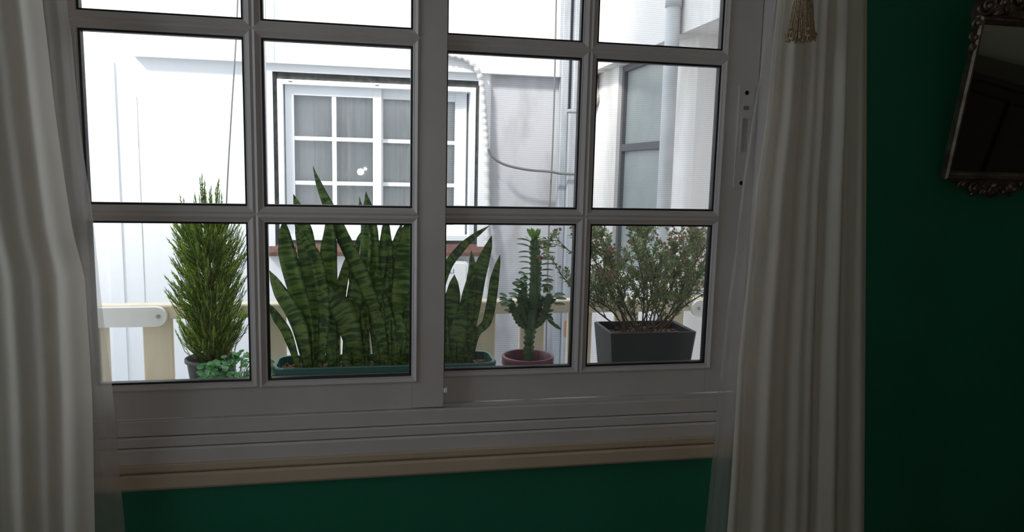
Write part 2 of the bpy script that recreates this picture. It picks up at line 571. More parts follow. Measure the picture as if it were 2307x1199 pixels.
def gasket_ring(b, x0, x1, z0, z1, g, ya, yb):
    o = [(x0 - .001, z0 - .001), (x1 + .001, z0 - .001), (x1 + .001, z1 + .001), (x0 - .001, z1 + .001)]
    i = [(x0 + g, z0 + g), (x1 - g, z0 + g), (x1 - g, z1 - g), (x0 + g, z1 - g)]
    ks = [b.add(*[(p[0], y, p[1]) for p in q]) for q, y in ((o, ya), (i, ya + .001), (i, yb), (o, yb))]
    for a in range(4):
        for j in range(4):
            h = (j + 1) % 4
            c = (a + 1) % 4
            b.face(ks[a] + j, ks[a] + h, ks[c] + h, ks[c] + j)


def sash(px, y0, xl, xr, lst, rst, label):
    """one sliding sash: stiles, rails, muntins; every pane with its bead and gasket"""
    zb, zt = 0.9215, 2.252
    zr = [(1 + k * (PH + PBZ), 1 + k * (PH + PBZ) + PH) for k in range(3)]
    f0, f1 = y0 + 0.005, y0 + 0.030
    bw = 0.0155
    b = MB()
    b.box(xl, px[0] - .001, f0, f1, zb, zt, .0012).box(px[1] + PW + .001, xr, f0, f1, zb, zt, .0012)
    b.box(px[0] - .001, px[1] + PW + .001, f0, f1, zb, 1 - .001).box(px[0] - .001, px[1] + PW + .001, f0, f1, zr[2][1] + .001, zt)
    s = b.build('sash', M['frame'], win, label=label)
    b = MB()
    b.box(px[0] + PW + .001, px[1] - .001, y0 + .006, f1 - .002, 1, zr[2][1])
    b.build('muntin', M['frame'], s)
    for k in range(2):
        for c in range(2):
            MB().box(px[c], px[c] + PW, y0 + .006, f1 - .002, zr[k][1] + .001, zr[k + 1][0] - .001).build('muntin', M['frame'], s)
    for k, (z0, z1) in enumerate(zr):
        for c in range(2):
            x0, x1 = px[c], px[c] + PW
            b = MB()
            bead_ring(b, x0, x1, z0, z1, bw if c == 0 else PB / 2, bw if c == 1 else PB / 2, bw if k == 0 else PBZ / 2, bw if k == 2 else PBZ / 2, y0, y0 + .008, y0 + .016)
            b.build('glazing_bead', M['frame'], s)
            b = MB()
            gasket_ring(b, x0, x1, z0, z1, 0.0045, y0 + .010, y0 + .029)
            b.build('gasket', M['gasket'], s)
            MB().box(x0 + .003, x1 - .003, y0 + .018, y0 + .021, z0 + .003, z1 - .003).build('pane', M['glass'], s)
    return s


sl = sash((0.0, PW + PB), 0.0, -0.078, 0.7745, 0, 0, 'left sliding sash on the inner track')
sr = sash((XR, XR + PW + PB), 0.035, 0.700, 1.575, 0, 0, 'right sliding sash on the outer track')
# insect screen behind the right sash
sc_ = empty('insect_screen', (1.14, 0.075, 0.92))
sc_.parent = win
sc_.matrix_parent_inverse = win.matrix_basis.inverted()
b = MB()
b.box(0.705, 0.74, 0.070, 0.079, 0.925, 2.25).box(1.525, 1.56, 0.070, 0.079, 0.925, 2.25).box(0.74, 1.525, 0.070, 0.079, 0.925, 0.955).box(0.74, 1.525, 0.070, 0.079, 2.22, 2.25)
b.build('screen_frame', M['frame'], sc_)
b = MB()
k = b.add((0.74, 0.0745, 0.955), (1.525, 0.0745, 0.955), (1.525, 0.0745, 2.22), (0.74, 0.0745, 2.22))
b.face(k, k + 1, k + 2, k + 3)
b.build('mesh_sheet', M['screen'], sc_)
# white stopper at the foot of the inner sash
MB().box(0.7745, 0.7840, 0.004, 0.022, 0.956, 0.968, .002).build('sash_stopper', M['white_plastic'], win, label='small white plastic stopper')
# lock plate on the right stile
lp = empty('lock_plate', (1.54, 0.039, 1.46))
lp.parent = win
lp.matrix_parent_inverse = win.matrix_basis.inverted()


def rounded(cx, cz, wx, hz, r, n=6):
    pts = []
    for (sx, sz, a0) in ((1, -1, -90), (1, 1, 0), (-1, 1, 90), (-1, -1, 180)):
        for i in range(n + 1):
            a = math.radians(a0 + 90 * i / n)
            pts.append((cx + sx * (wx / 2 - r) + r * math.cos(a), cz + sz * (hz / 2 - r) + r * math.sin(a)))
    return pts


def plate(b, pts, y0, y1):
    """closed outline of (x, z) extruded from y0 (front) to y1"""
    n = len(pts)
    a = b.add(*[(p[0], y0, p[1]) for p in pts])
    c = b.add(*[(p[0], y1, p[1]) for p in pts])
    b.face(*[a + i for i in range(n)])
    b.face(*[c + i for i in reversed(range(n))])
    for i in range(n):
        j = (i + 1) % n
        b.face(a + i, c + i, c + j, a + j)
    return b


LX = 1.5405
plate(MB(), rounded(LX, 1.594, 0.040, 0.262, 0.008), 0.0335, 0.0402).build('cover', M['frame'], lp)
for z in (1.706, 1.478):
    b = MB()
    plate(b, [(LX + .0055 * math.cos(2 * PI * i / 14), z + .0055 * math.sin(2 * PI * i / 14)) for i in range(14)], 0.0328, 0.0336)
    b.build('screw', M['hole'], lp)
plate(MB(), rounded(LX, 1.668, 0.014, 0.010, 0.002, 2), 0.0310, 0.0336).build('latch', M['steel'], lp)
plate(MB(), rounded(LX, 1.600, 0.024, 0.090, 0.003, 2), 0.0328, 0.0336).build('slider_recess', M['frame_shade'], lp)
b = MB()
b.box(LX - .012, LX - .009, .0298, .0330, 1.555, 1.645).box(LX + .009, LX + .012, .0298, .0330, 1.555, 1.645)
b.box(LX - .009, LX + .009, .0298, .0330, 1.642, 1.645).box(LX - .009, LX + .009, .0298, .0330, 1.555, 1.558)
b.build('slider_rim', M['frame'], lp)

# ------------------------------------------------------------------ opposite facade
FY = 4.5
fac = empty('wall_opposite', (0.5, FY, -3), kind='structure', label='white rendered facade across the light well')
WX0, WX1, WZ0, WZ1 = -0.142, 1.520, 0.862, 2.235
b = MB()
b.box(-6, WX0, FY, FY + .3, -3, 7).box(WX1, 1.62, FY, FY + .3, -3, 7).box(WX0, WX1, FY, FY + .3, -3, WZ0).box(WX0, WX1, FY, FY + .3, WZ1, 7)
b.build('rendered_wall', M['facade'], fac)
MB().box(1.62, 2.9, FY, FY + .3, -3, 7).build('shaded_grimy_wall', M['facade_shaded_dirty'], fac)
b = MB()
b.box(-1.15, 2.22, FY - .07, FY + .02, 2.295, 3.3)
b.build('concrete_band', M['facade'], fac)
b = MB()
b.box(-1.40, -1.30, FY - .012, FY + .02, -3, 2.25)
b.build('pilaster', M['facade'], fac)
b = MB()
b.box(-1.154, -1.149, FY - .003, FY + .02, -3, 2.0)
b.build('wall_joint', M['concrete'], fac)
b = MB()   # raised surround of the window
b.box(-0.215, WX0, FY - .03, FY + .02, 0.84, 2.295).box(WX1, 1.60, FY - .03, FY + .02, 0.84, 2.295).box(WX0, WX1, FY - .03, FY + .02, WZ1, 2.295)
b.build('window_surround', M['facade'], fac)

# far window
wf = empty('window_2', (0.69, FY + .05, WZ0), kind='structure', label='white gridded sliding window with pale curtains across the light well')
b = MB()
b.box(WX0, WX0 + .034, FY - .005, FY + .2, WZ0, WZ1).box(WX1 - .03, WX1, FY - .005, FY + .2, WZ0, WZ1)
b.box(WX0 + .03, WX1 - .03, FY - .005, FY + .2, WZ1 - .055, WZ1).box(WX0 + .03, WX1 - .03, FY - .005, FY + .2, WZ0, WZ0 + .03)
b.build('dark_reveal', M['dark_gap'], wf)
X0, X1, Z0, Z1 = WX0 + .034, WX1 - .030, WZ0 + .03, WZ1 - .055
b = MB()
b.box(X0, X0 + .045, FY - .02, FY + .13, Z0, Z1, .003).box(X1 - .045, X1, FY - .02, FY + .13, Z0, Z1, .003)
b.box(X0 + .045, X1 - .045, FY - .02, FY + .13, Z1 - .04, Z1, .003).box(X0 + .045, X1 - .045, FY - .02, FY + .13, Z0, Z0 + .045, .003)
b.build('outer_frame', M['far_frame'], wf)
rows = [(1.02, 1.345), (1.377, 1.705), (1.737, 2.064)]


def far_sash(xs, xl, xr, y):
    b = MB()
    zb, zt = Z0 + .04, Z1 - .035
    b.box(xl, xs[0][0], y, y + .04, zb, zt, .003).box(xs[1][1], xr, y, y + .04, zb, zt, .003)
    b.box(xs[0][0], xs[1][1], y, y + .04, zb, rows[0][0]).box(xs[0][0], xs[1][1], y, y + .04, rows[2][1], zt)
    s = b.build('sash', M['far_frame'], wf)
    MB().box(xs[0][1], xs[1][0], y + .004, y + .034, rows[0][0], rows[2][1]).build('muntin', M['far_frame'], s)
    for c in range(2):
        for k in range(2):
            MB().box(xs[c][0], xs[c][1], y + .004, y + .034, rows[k][1], rows[k + 1][0]).build('muntin', M['far_frame'], s)
        for k in range(3):
            MB().box(xs[c][0] - .002, xs[c][1] + .002, y + .016, y + .020, rows[k][0] - .002, rows[k][1] + .002).build('pane', M['glass_far'], s)


far_sash(((0.015, 0.312), (0.347, 0.641)), -0.055, 0.712, FY + .03)
far_sash(((0.725, 1.010), (1.042, 1.327)), 0.655, 1.425, FY + .075)
b = MB()
for i in range(4):
    pass
for (x, s) in ((-.02, 1), (.66, 1)):
    b.box(x, x + .03, FY - .022, FY - .019, Z1 - .02, Z1 - .014)
b.build('drain_slot', M['dark_gap'], wf)
MB().box(X0, X1, FY + .19, FY + .20, Z0, Z1).build('room_backing', M['concrete'], wf)


def pleats(x0, x1, z0, z1, y, amp, n, seed, parent, name, m, nz=10):
    rnd = random.Random(seed)
    ph = [rnd.uniform(0, 6) for _ in range(4)]
    b = MB()
    nx = n * 8
    for j in range(nz + 1):
        z = lerp(z1, z0, j / nz)
        for i in range(nx + 1):
            s = i / nx
            yy = y + amp * (math.sin(2 * PI * n * s + ph[0] + .4 * math.sin(5 * s + ph[1])) * (.6 + .4 * math.sin(9 * s + ph[2])) + .3 * math.sin(2 * PI * 1.7 * n * s + ph[3] + z * 1.2))
            b.v.append((lerp(x0, x1, s), yy, z))
    for j in range(nz):
        for i in range(nx):
            k = j * (nx + 1) + i
            b.face(k, k + nx + 1, k + nx + 2, k + 1)
    return b.build(name, m, parent, smooth=True)


pleats(X0 + .01, 0.70, Z0, Z1, FY + .142, .014, 9, 3, wf, 'net_curtain', M['far_curtain'])
pleats(0.70, X1 - .01, Z0, Z1, FY + .145, .014, 9, 5, wf, 'net_curtain', M['far_curtain'])
# terracotta sill as sloped tiles
sill = empty('trim_2', (0.70, FY - .05, 0.77), kind='structure', label='red terracotta sill tiles under the far window')
nt = 8
for i in range(nt):
    xa, xb_ = lerp(-0.205, 1.605, i / nt), lerp(-0.205, 1.605, (i + 1) / nt) - .006
    MB().prism([(FY - .09, .768), (FY + .03, .768), (FY + .03, .862), (FY - .005, .862), (FY - .09, .800)], xa, xb_).build('sill_tile', M['terracotta'], sill)

# white meter box with a blue print
mb_ = empty('meter_box', (1.30, FY - .05, 0.33), label='white wall box with blue print under the far window sill', cat='meter box')
plate(MB(), rounded(1.315, .525, .24, .40, .03), FY - .09, FY).build('case', M['white_plastic'], mb_)
plate(MB(), rounded(1.315, .525, .20, .36, .02), FY - .098, FY - .088).build('cover', M['white_plastic'], mb_)
tx = bpy.data.curves.new('lettering', 'FONT')
tx.body = 'BLI'
tx.size = .055
tx.extrude = .001
tx.align_x = 'CENTER'
to = bpy.data.objects.new('lettering', tx)
tx.materials.append(M['blue'])
COL.objects.link(to)
_tm = bpy.data.meshes.new_from_object(to)
bpy.data.objects.remove(to)
to = bpy.data.objects.new('lettering', _tm)
COL.objects.link(to)
p = at(1014, 616, FY - .1)
to.parent = mb_
to.matrix_parent_inverse = mb_.matrix_basis.inverted()
to.location = (p.x, FY - .1, p.z)
to.rotation_euler = (PI / 2, 0, 0)

# grey duct in the corner
du = empty('wall_duct', (2.31, FY, -3), label='grey vertical metal duct in the corner of the light well', cat='duct')
b = MB()
b.box(2.205, 2.27, FY - .10, FY, -3, 6, .008)
b.build('side_channel', M['duct'], du)
b = MB()
b.box(2.27, 2.44, FY - .14, FY, -3, 2.02, .01)
b.box(2.30, 2.44, FY - .13, FY, 2.02, 6, .01)
b.build('shaft', M['duct'], du)
b = MB()
b.box(2.262, 2.445, FY - .15, FY, 2.0, 2.025, .004)
b.build('collar', M['duct'], du)
b = MB()
b.tube([(2.42, FY - .17, 2.45), (2.42, FY - .17, 2.28), (2.435, FY - .17, 2.18), (2.46, FY - .17, 2.12), (2.50, FY - .17, 2.10)], .075, 14)
for z in (2.2, 2.26, 2.32, 2.38):
    b.tube([(2.42, FY - .17, z), (2.42, FY - .17, z + .015)], .08, 14)
b.build('flexible_elbow', M['concrete'], du, smooth=True)
plate(MB(), rounded(2.33, .13, .09, .16, .03, 3), FY - .146, FY - .138).build('rust_patch', M['red_brown'], du)


# cables and conduit on the facade
def cable(pts, r, m, label, cat='cable', n=6):
    b = MB()
    b.tube(pts, r, n)
    return b.build('wall_cable', m, None, True, label=label, cat=cat)


def smooth_path(pts, k=6):
    """Catmull-Rom through the points"""
    P = [Vector(p) for p in pts]
    P = [P[0] * 2 - P[1]] + P + [P[-1] * 2 - P[-2]]
    out = []
    for i in range(1, len(P) - 2):
        for j in range(k):
            t = j / k
            out.append(0.5 * ((2 * P[i]) + (P[i + 1] - P[i - 1]) * t + (2 * P[i - 1] - 5 * P[i] + 4 * P[i + 1] - P[i + 2]) * t * t + (3 * P[i] - P[i - 1] - 3 * P[i + 1] + P[i + 2]) * t ** 3))
    out.append(P[-2])
    return out


CY = FY - .12
cable(smooth_path([at(540, -160, CY), at(533, 60, CY), at(521, 260, CY), at(511, 440, CY), at(505, 640, CY), at(500, 900, CY)]), .006, M['grey_cable'], 'thin grey cable hanging down the white facade behind the conifer')
cable(smooth_path([at(598, -160, CY), at(597, 60, CY), at(600, 300, CY), at(604, 560, CY), at(606, 900, CY)]), .008, M['conduit'], 'thin pale cable dropping beside the far window, left of its frame')
cable(smooth_path([at(1256, -150, CY), at(1250, 160, CY), at(1245, 330, CY), at(1238, 480, CY), at(1233, 640, CY), at(1228, 900, CY)]), .007, M['grey_cable'], 'thin dark cable hanging down beside the grey duct')
CY2 = FY - .18
cable(smooth_path([at(1100, 335, CY2), at(1108, 352, CY2), at(1135, 370, CY2), at(1185, 382, CY2), at(1240, 387, CY2), at(1262, 391, CY2), at(1305, 393, CY2), at(1325, 390, CY2)]), .012, M['grey_cable'], 'sagging black cable between corrugated conduit and grey duct')
pts = smooth_path([at(990, 122, FY - .10), at(1020, 126, FY - .10), at(1050, 134, FY - .10), at(1074, 156, FY - .10), at(1086, 195, FY - .08), at(1091, 260, FY - .065), at(1096, 340, FY - .065), at(1098, 460, FY - .065), at(1097, 600, FY - .12), at(1096, 900, FY - .12)], 40)
# resample evenly and alternate the radius: a ribbed hose
b = MB()
ev = [pts[0]]
for p in pts:
    if (p - ev[-1]).length > .013:
        ev.append(p)
b.tube(ev, [.026 if i % 4 < 2 else .0205 for i in range(len(ev))], 10)
b.build('corrugated_conduit', M['conduit'], None, True, label='pale corrugated conduit curving over the top right of the far window', cat='conduit')

# ------------------------------------------------------------------ right-hand wall of the light well
RX = 2.5
rw = empty('wall_alley', (RX, 2.5, -3), kind='structure', label='white side wall of the light well with pilasters')
b = MB()
b.box(RX, RX + .3, 3.80, FY, -3, 2.6).box(RX, RX + .3, 2.40, 2.82, -3, 2.6)
b.build('pilaster_wall', M['facade_r'], rw)
b = MB()
b.box(RX + .13, RX + .3, 0.115, 2.40, -3, 2.6)
b.build('recessed_wall', M['facade_r'], rw)
b = MB()
b.box(RX + .10, RX + .14, 1.98, 2.14, -3, 2.20)
b.build('shutter_rail', M['facade_r'], rw)
b = MB()
b.box(RX - .10, RX + .3, 0.115, FY, 2.315, 7)
b.build('upper_wall', M['facade_r'], rw)
b = MB()
b.box(RX, RX + .3, 2.82, 3.80, -3, 0.75)
b.build('lower_wall', M['facade_r'], rw)
w3 = empty('window_3', (RX + .07, 3.3, 0.75), kind='structure', label='tall frosted window with dark bars in the side wall')
b = MB()
b.box(RX + .03, RX + .09, 3.755, 3.80, .75, 2.315).box(RX + .03, RX + .09, 2.82, 2.86, .75, 2.315)
b.box(RX + .03, RX + .09, 2.86, 3.755, 2.27, 2.315).box(RX + .03, RX + .09, 2.86, 3.755, .75, .79)
b.build('dark_frame', M['alu_dark'], w3)
MB().box(RX + .03, RX + .09, 2.86, 3.755, 1.665, 1.72, .004).build('transom', M['alu_dark'], w3)
MB().box(RX + .06, RX + .066, 2.86, 3.755, 1.72, 2.27).build('pane', M['frosted'], w3)
MB().box(RX + .06, RX + .066, 2.86, 3.755, .79, 1.665).build('pane', M['frosted'], w3)
dp = empty('drain_pipe', (RX - .09, 2.62, -3), label='pale grey round downpipe running up the side wall', cat='pipe')
PXc = RX - .15
py = atx(1506, 250, PXc).y
MB().tube([(PXc, py, -3), (PXc, py, 7)], .043, 18).build('pipe_run', M['pipe'], dp, True)
zc = atx(1512, 8, PXc).z
MB().tube([(PXc, py, zc - .03), (PXc, py, zc + .09)], .049, 18).build('pipe_collar', M['pipe'], dp, True)
b = MB()
b.box(-6, 5, 0.115, 9, -3.2, -3)
b.build('floor_alley', M['asphalt'], kind='structure', label='concrete ground of the light well')

# ------------------------------------------------------------------ balcony ledge and railing
LZ = 0.80
b = MB()
b.box(-1.2, 2.3, 0.115, 0.665, LZ - .12, LZ, .01)
b.build('floor_ledge', M['slab'], kind='structure', label='concrete ledge that carries the plant pots')
GY = 0.70
rail = empty('balcony_railing', (0.7, GY, LZ), label='cream wooden railing with wide slats behind the plants', cat='railing')
b = MB()
b.box(-1.15, 2.25, GY - .012, GY + .045, 1.012, 1.056, .004)
b.build('top_rail', M['cream_wood'], rail)
b = MB()
b.box(-1.15, 2.25, GY + .002, GY + .035, LZ - .20, LZ - .15, .004)
b.build('bottom_rail', M['cream_wood'], rail)
slat = MB().box(-.044, .044, 0, .018, LZ - .15, 1.012, .003).mesh('slat', M['cream_wood'])
x = -0.055 - 6 * .1725
while x < 2.24:
    if not (-0.25 < x < -0.2):
        inst('slat', slat, rail, Matrix.Translation((x, GY + .008, 0)))
    x += .1725
# post at the left with two thin boards
b = MB()
b.box(-0.235, -0.222, GY - .004, GY + .03, LZ - .15, 1.012).box(-0.216, -0.200, GY - .004, GY + .03, LZ - .15, 1.012)
b.build('post', M['cream_wood'], rail)


def bracket(xe, sgn, L):
    """flat white bar with a rounded end and a bolt, screwed on the face of the rail"""
    pts = []
    h = .0305
    zc = 1.0235
    for i in range(13):
        a = -PI / 2 + PI * i / 12
        pts.append((xe - sgn * h + sgn * h * math.cos(a), zc + h * math.sin(a)))
    pts += [(xe - sgn * L, zc + h), (xe - sgn * L, zc - h)]
    if sgn < 0:
        pts = pts[::-1]
    o = plate(MB(), pts, GY - .032, GY - .013).build('end_bracket', M['white_wood'], rail, label='white rounded bar end')
    bx = xe - sgn * .024
    plate(MB(), [(bx + .006 * math.cos(2 * PI * i / 12), zc + .002 + .006 * math.sin(2 * PI * i / 12)) for i in range(12)], GY - .036, GY - .031).build('bolt', M['steel'], o)


pb = at(375, 705, GY - .03)
bracket(pb.x, 1, 1.1)
pb = at(1560, 690, GY - .03)
bracket(pb.x, -1, .45)


# ------------------------------------------------------------------ plants
def strip_leaf(pts, width, rnd, fold=.18, thick=.004, prof=None, twist=0.0):
    """thick pointed leaf along points base -> tip; returns MB"""
    path = smooth_path(pts, 7)
    n = len(path)
    b = MB()
    acc = 0
    L = sum((path[i + 1] - path[i]).length for i in range(n - 1))
    rid = rnd.random() * 9
    for i, p in enumerate(path):
        if i:
            acc += (p - path[i - 1]).length
        t = acc / L
        wd = width * (interp([0, .12, .5, .78, .92, 1], [.50, .64, 1.08, 1.0, .56, .02], t) if prof is None else interp(prof[0], prof[1], t))
        tg = (path[min(i + 1, n - 1)] - path[max(i - 1, 0)]).normalized()
        side = tg.cross(Vector((0, 1, 0)))
        side = side.normalized() if side.length > .05 else Vector((1, 0, 0))
        nor = side.cross(tg).normalized()
        ang = twist * (t - .5) + rid * .05
        s2 = side * math.cos(ang) + nor * math.sin(ang)
        n2 = nor * math.cos(ang) - side * math.sin(ang)
        if n2.y > 0:
            n2 = -n2
        h = wd / 2
        th = thick * (1 - t * .8)
        rows_ = [(-1, 0, 0), (-.5, fold * .55, 0), (0, fold, 0), (.5, fold * .55, 0), (1, 0, 0), (.5, fold * .55, 1), (0, fold, 1), (-.5, fold * .55, 1)]
        for (q, d, back) in rows_:
            pt = p + s2 * (q * h) - n2 * (d * wd) + (n2 * 0 if not back else -n2 * th)
            b.v.append(tuple(pt))
            b.a.append((q, acc, rid))
    for i in range(n - 1):
        for j in range(8):
            k = (j + 1) % 8
            b.face(i * 8 + j, i * 8 + k, (i + 1) * 8 + k, (i + 1) * 8 + j)
    return b


# teal trough
PZ = 0.952
tp = empty('plant_trough', (0.645, 0.36, LZ), label='long teal plastic trough that holds the snake plants', cat='planter')
XA, XB, YA, YB = 0.338, 0.958, 0.285, 0.435


def oct_ring(b, x0, x1, y0, y1, z, c):
    return b.add((x0 + c, y0, z), (x1 - c, y0, z), (x1 - c * .3, y0 + c * .3, z), (x1, y0 + c, z), (x1, y1 - c, z), (x1 - c * .3, y1 - c * .3, z), (x1 - c, y1, z),
                 (x0 + c, y1, z), (x0 + c * .3, y1 - c * .3, z), (x0, y1 - c, z), (x0, y0 + c, z), (x0 + c * .3, y0 + c * .3, z))


def loft(b, ks, n, close=False):
    for a in range(len(ks) - 1):
        for j in range(n):
            h = (j + 1) % n
            b.face(ks[a] + j, ks[a] + h, ks[a + 1] + h, ks[a + 1] + j)


b = MB()
ks = [oct_ring(b, XA + .03, XB - .03, YA + .02, YB - .02, LZ + .001, .03), oct_ring(b, XA + .012, XB - .012, YA + .010, YB - .010, PZ - .022, .03)]
loft(b, ks, 12)
b.face(*[ks[0] + i for i in reversed(range(12))])
b.build('trough_body', M['teal'], tp)
b = MB()
ks = [oct_ring(b, XA + .012, XB - .012, YA + .010, YB - .010, PZ - .022, .03), oct_ring(b, XA + .002, XB - .002, YA + .002, YB - .002, PZ - .020, .03), oct_ring(b, XA, XB, YA, YB, PZ - .003, .03),
      oct_ring(b, XA + .003, XB - .003, YA + .003, YB - .003, PZ, .03), oct_ring(b, XA + .010, XB - .010, YA + .009, YB - .009, PZ - .001, .028), oct_ring(b, XA + .016, XB - .016, YA + .013, YB - .013, PZ - .06, .028)]
loft(b, ks, 12)
b.build('trough_rim', M['teal'], tp)
rnd = random.Random(7)
b = MB()
nx, ny = 60, 14
for j in range(ny + 1):
    for i in range(nx + 1):
        z = PZ - .026 + .006 * math.sin(i * .9) * math.sin(j * 1.3) + rnd.uniform(-.004, .005)
        b.v.append((lerp(XA + .016, XB - .016, i / nx), lerp(YA + .014, YB - .014, j / ny), z))
for j in range(ny):
    for i in range(nx):
        k = j * (nx + 1) + i
        b.face(k, k + 1, k + nx + 2, k + nx + 1)
b.build('potting_soil', M['soil'], tp)
b = MB()
for i in range(170):
    c = (rnd.uniform(XA + .03, XB - .03), rnd.uniform(YA + .02, YB - .03), PZ - .020 + rnd.uniform(0, .006))
    b.ball(c, rnd.uniform(.004, .009), rnd.uniform(.004, .009), rnd.uniform(.003, .006), 6, 4)
b.build('bark_chips', M['soil'], tp, kind='stuff')


def za(p):          # zoomed-crop coordinates of the two plant views
    return (570 + p[0] / 2.305, 360 + p[1] / 2.305)


def zb(p):
    return (980 + p[0] / 3.155, 480 + p[1] / 3.155)


def snake(name, label, leaves, conv, base_y, seed):
    r = random.Random(seed)
    bx = at(*conv(leaves[0][0][0]), base_y)
    root = empty(name, (bx.x, base_y, PZ - .025), label=label, cat='plant', group='snake plants in the teal trough')
    scl = 2.305 if conv is za else 3.155
    for pts, wd, dy in leaves:
        n = len(pts)
        P3 = []
        for i, p in enumerate(pts):
            yy = base_y + dy * i / (n - 1)
            P3.append(at(*conv(p), yy))
        base = P3[0]
        P3[0] = Vector((base.x, base_y, PZ - .03))
        if (P3[0] - base).length > .05:
            P3[0].x = base.x
        px_m = (P3[1] - CAM).length / FPX
        strip_leaf(P3, wd / scl * px_m, r, twist=r.uniform(-.9, .9)).build('leaf', M['snake'], root, True)
    return root


snake('snake_plant', 'dense snake plant clump at the left end of the teal trough, leaning outward', [
    ([(300, 1060), (275, 850), (195, 560), (165, 400), (162, 305)], 92, -.01),
    ([(315, 1060), (305, 800), (290, 560), (265, 380), (235, 260), (210, 178)], 92, .02),
    ([(345, 1070), (370, 800), (335, 540), (270, 420), (215, 335)], 62, -.03),
    ([(290, 1055), (235, 850), (150, 700), (85, 575)], 84, -.02),
    ([(245, 1050), (180, 910), (130, 830), (78, 745)], 44, -.03),
    ([(415, 1065), (395, 800), (392, 520), (398, 380), (395, 265)], 88, .00),
    ([(440, 1065), (430, 900), (455, 700), (480, 560), (500, 480)], 52, .03),
], za, .345, 1)
snake('snake_plant', 'tallest snake plant clump in the middle of the teal trough', [
    ([(690, 1065), (655, 860), (580, 640), (480, 430), (385, 225), (340, 120), (310, 32)], 78, -.02),
    ([(545, 1050), (500, 870), (455, 760), (396, 662)], 104, -.05),
    ([(700, 1065), (640, 800), (610, 560), (605, 400), (600, 280), (586, 165)], 100, .02),
    ([(660, 1065), (690, 720), (690, 500), (690, 380), (695, 290)], 76, .03),
    ([(480, 1065), (520, 760), (540, 610), (535, 520)], 78, .02),
    ([(580, 1045), (565, 850), (572, 760), (582, 680)], 66, .02),
    ([(640, 1060), (615, 860), (520, 640), (545, 430), (575, 360)], 40, .05),
    ([(600, 1050), (570, 700), (590, 420), (560, 250), (552, 190)], 60, .04),
    ([(530, 1045), (512, 1010), (488, 985)], 12, -.03),
], za, .350, 2)
snake('snake_plant', 'snake plant clump with pale-banded leaves beside the middle stile', [
    ([(725, 1070), (765, 780), (785, 560), (795, 420), (805, 300)], 96, -.02),
    ([(705, 1065), (690, 820), (715, 600), (745, 450), (775, 320)], 62, .03),
    ([(790, 1065), (795, 900), (815, 780), (835, 640)], 62, -.03),
    ([(860, 1065), (850, 820), (862, 600), (870, 480), (880, 330)], 90, .01),
    ([(745, 1065), (720, 900), (660, 700), (640, 560)], 66, .00),
    ([(760, 1070), (770, 900), (740, 760), (770, 800)][:3], 50, -.03),
], za, .345, 3)
snake('snake_plant', 'open snake plant clump at the right end of the teal trough', [
    ([(-30, 1030), (0, 700), (75, 415), (160, 280), (260, 180), (390, 88)], 62, -.02),
    ([(130, 1030), (110, 800), (128, 580), (138, 438)], 108, -.02),
    ([(225, 1030), (265, 720), (320, 420), (370, 270), (405, 158)], 96, .01),
    ([(235, 1030), (240, 720), (265, 420), (262, 330), (258, 262)], 78, .03),
    ([(245, 1025), (290, 870), (365, 780), (400, 640), (425, 460), (463, 296)], 66, .00),
    ([(165, 1035), (160, 880), (185, 780), (203, 675)], 116, -.05),
    ([(185, 1030), (180, 800), (205, 620), (235, 455)], 46, .03),
    ([(80, 1030), (60, 860), (30, 700), (-10, 560)], 90, .00),
], zb, .350, 4)

# conifer
cz0 = 0.935
cyx = at(478, 820, .50).x
cp = empty('plant_pot', (cyx, .50, LZ), label='charcoal plastic pot under the columnar conifer', cat='pot')
MB().lathe([(0, .001), (.052, .001), (.068, cz0 - LZ - .012), (.074, cz0 - LZ - .010), (.074, cz0 - LZ), (.069, cz0 - LZ + .001), (.064, cz0 - LZ - .03), (.060, cz0 - LZ - .045)], 28, (cyx, .50, LZ)).build('pot_body', M['grey_pot'], cp, True)
MB().lathe([(.063, cz0 - LZ - .03), (.03, cz0 - LZ - .02), (.001, cz0 - LZ - .018)], 20, (cyx, .50, LZ)).build('potting_soil', M['soil'], cp)
cf = empty('columnar_conifer', (cyx, .50, cz0 - .02), label='feathery yellow-green columnar conifer beside the white railing bar', cat='plant')
rnd = random.Random(11)
b = MB()
b.tube([(cyx, .5, cz0 - .025), (cyx + .006, .5, 1.10), (cyx - .004, .5, 1.25), (cyx, .5, 1.36)], [.011, .009, .006, .003], 8)
b.build('trunk', M['bark'], cf, True)


def needle(b, p, d, L, r, aid, rid):
    s = d.cross(Vector((.3, .2, .9)))
    s = s.normalized() if s.length > 1e-3 else Vector((1, 0, 0))
    q = d.cross(s)
    k = len(b.v)
    for g in (0, 2.09, 4.19):
        b.v.append(tuple(p + (s * math.cos(g) + q * math.sin(g)) * r))
        b.a.append((0, aid, rid))
    b.v.append(tuple(p + d * L))
    b.a.append((1, aid + .01, rid))
    for i in range(3):
        b.face(k + i, k + (i + 1) % 3, k + 3)


def conifer_radius(z):
    return interp([.94, 1.0, 1.06, 1.16, 1.24, 1.32, 1.365, 1.40, 1.44], [.055, .082, .094, .098, .100, .092, .064, .036, .012], z)


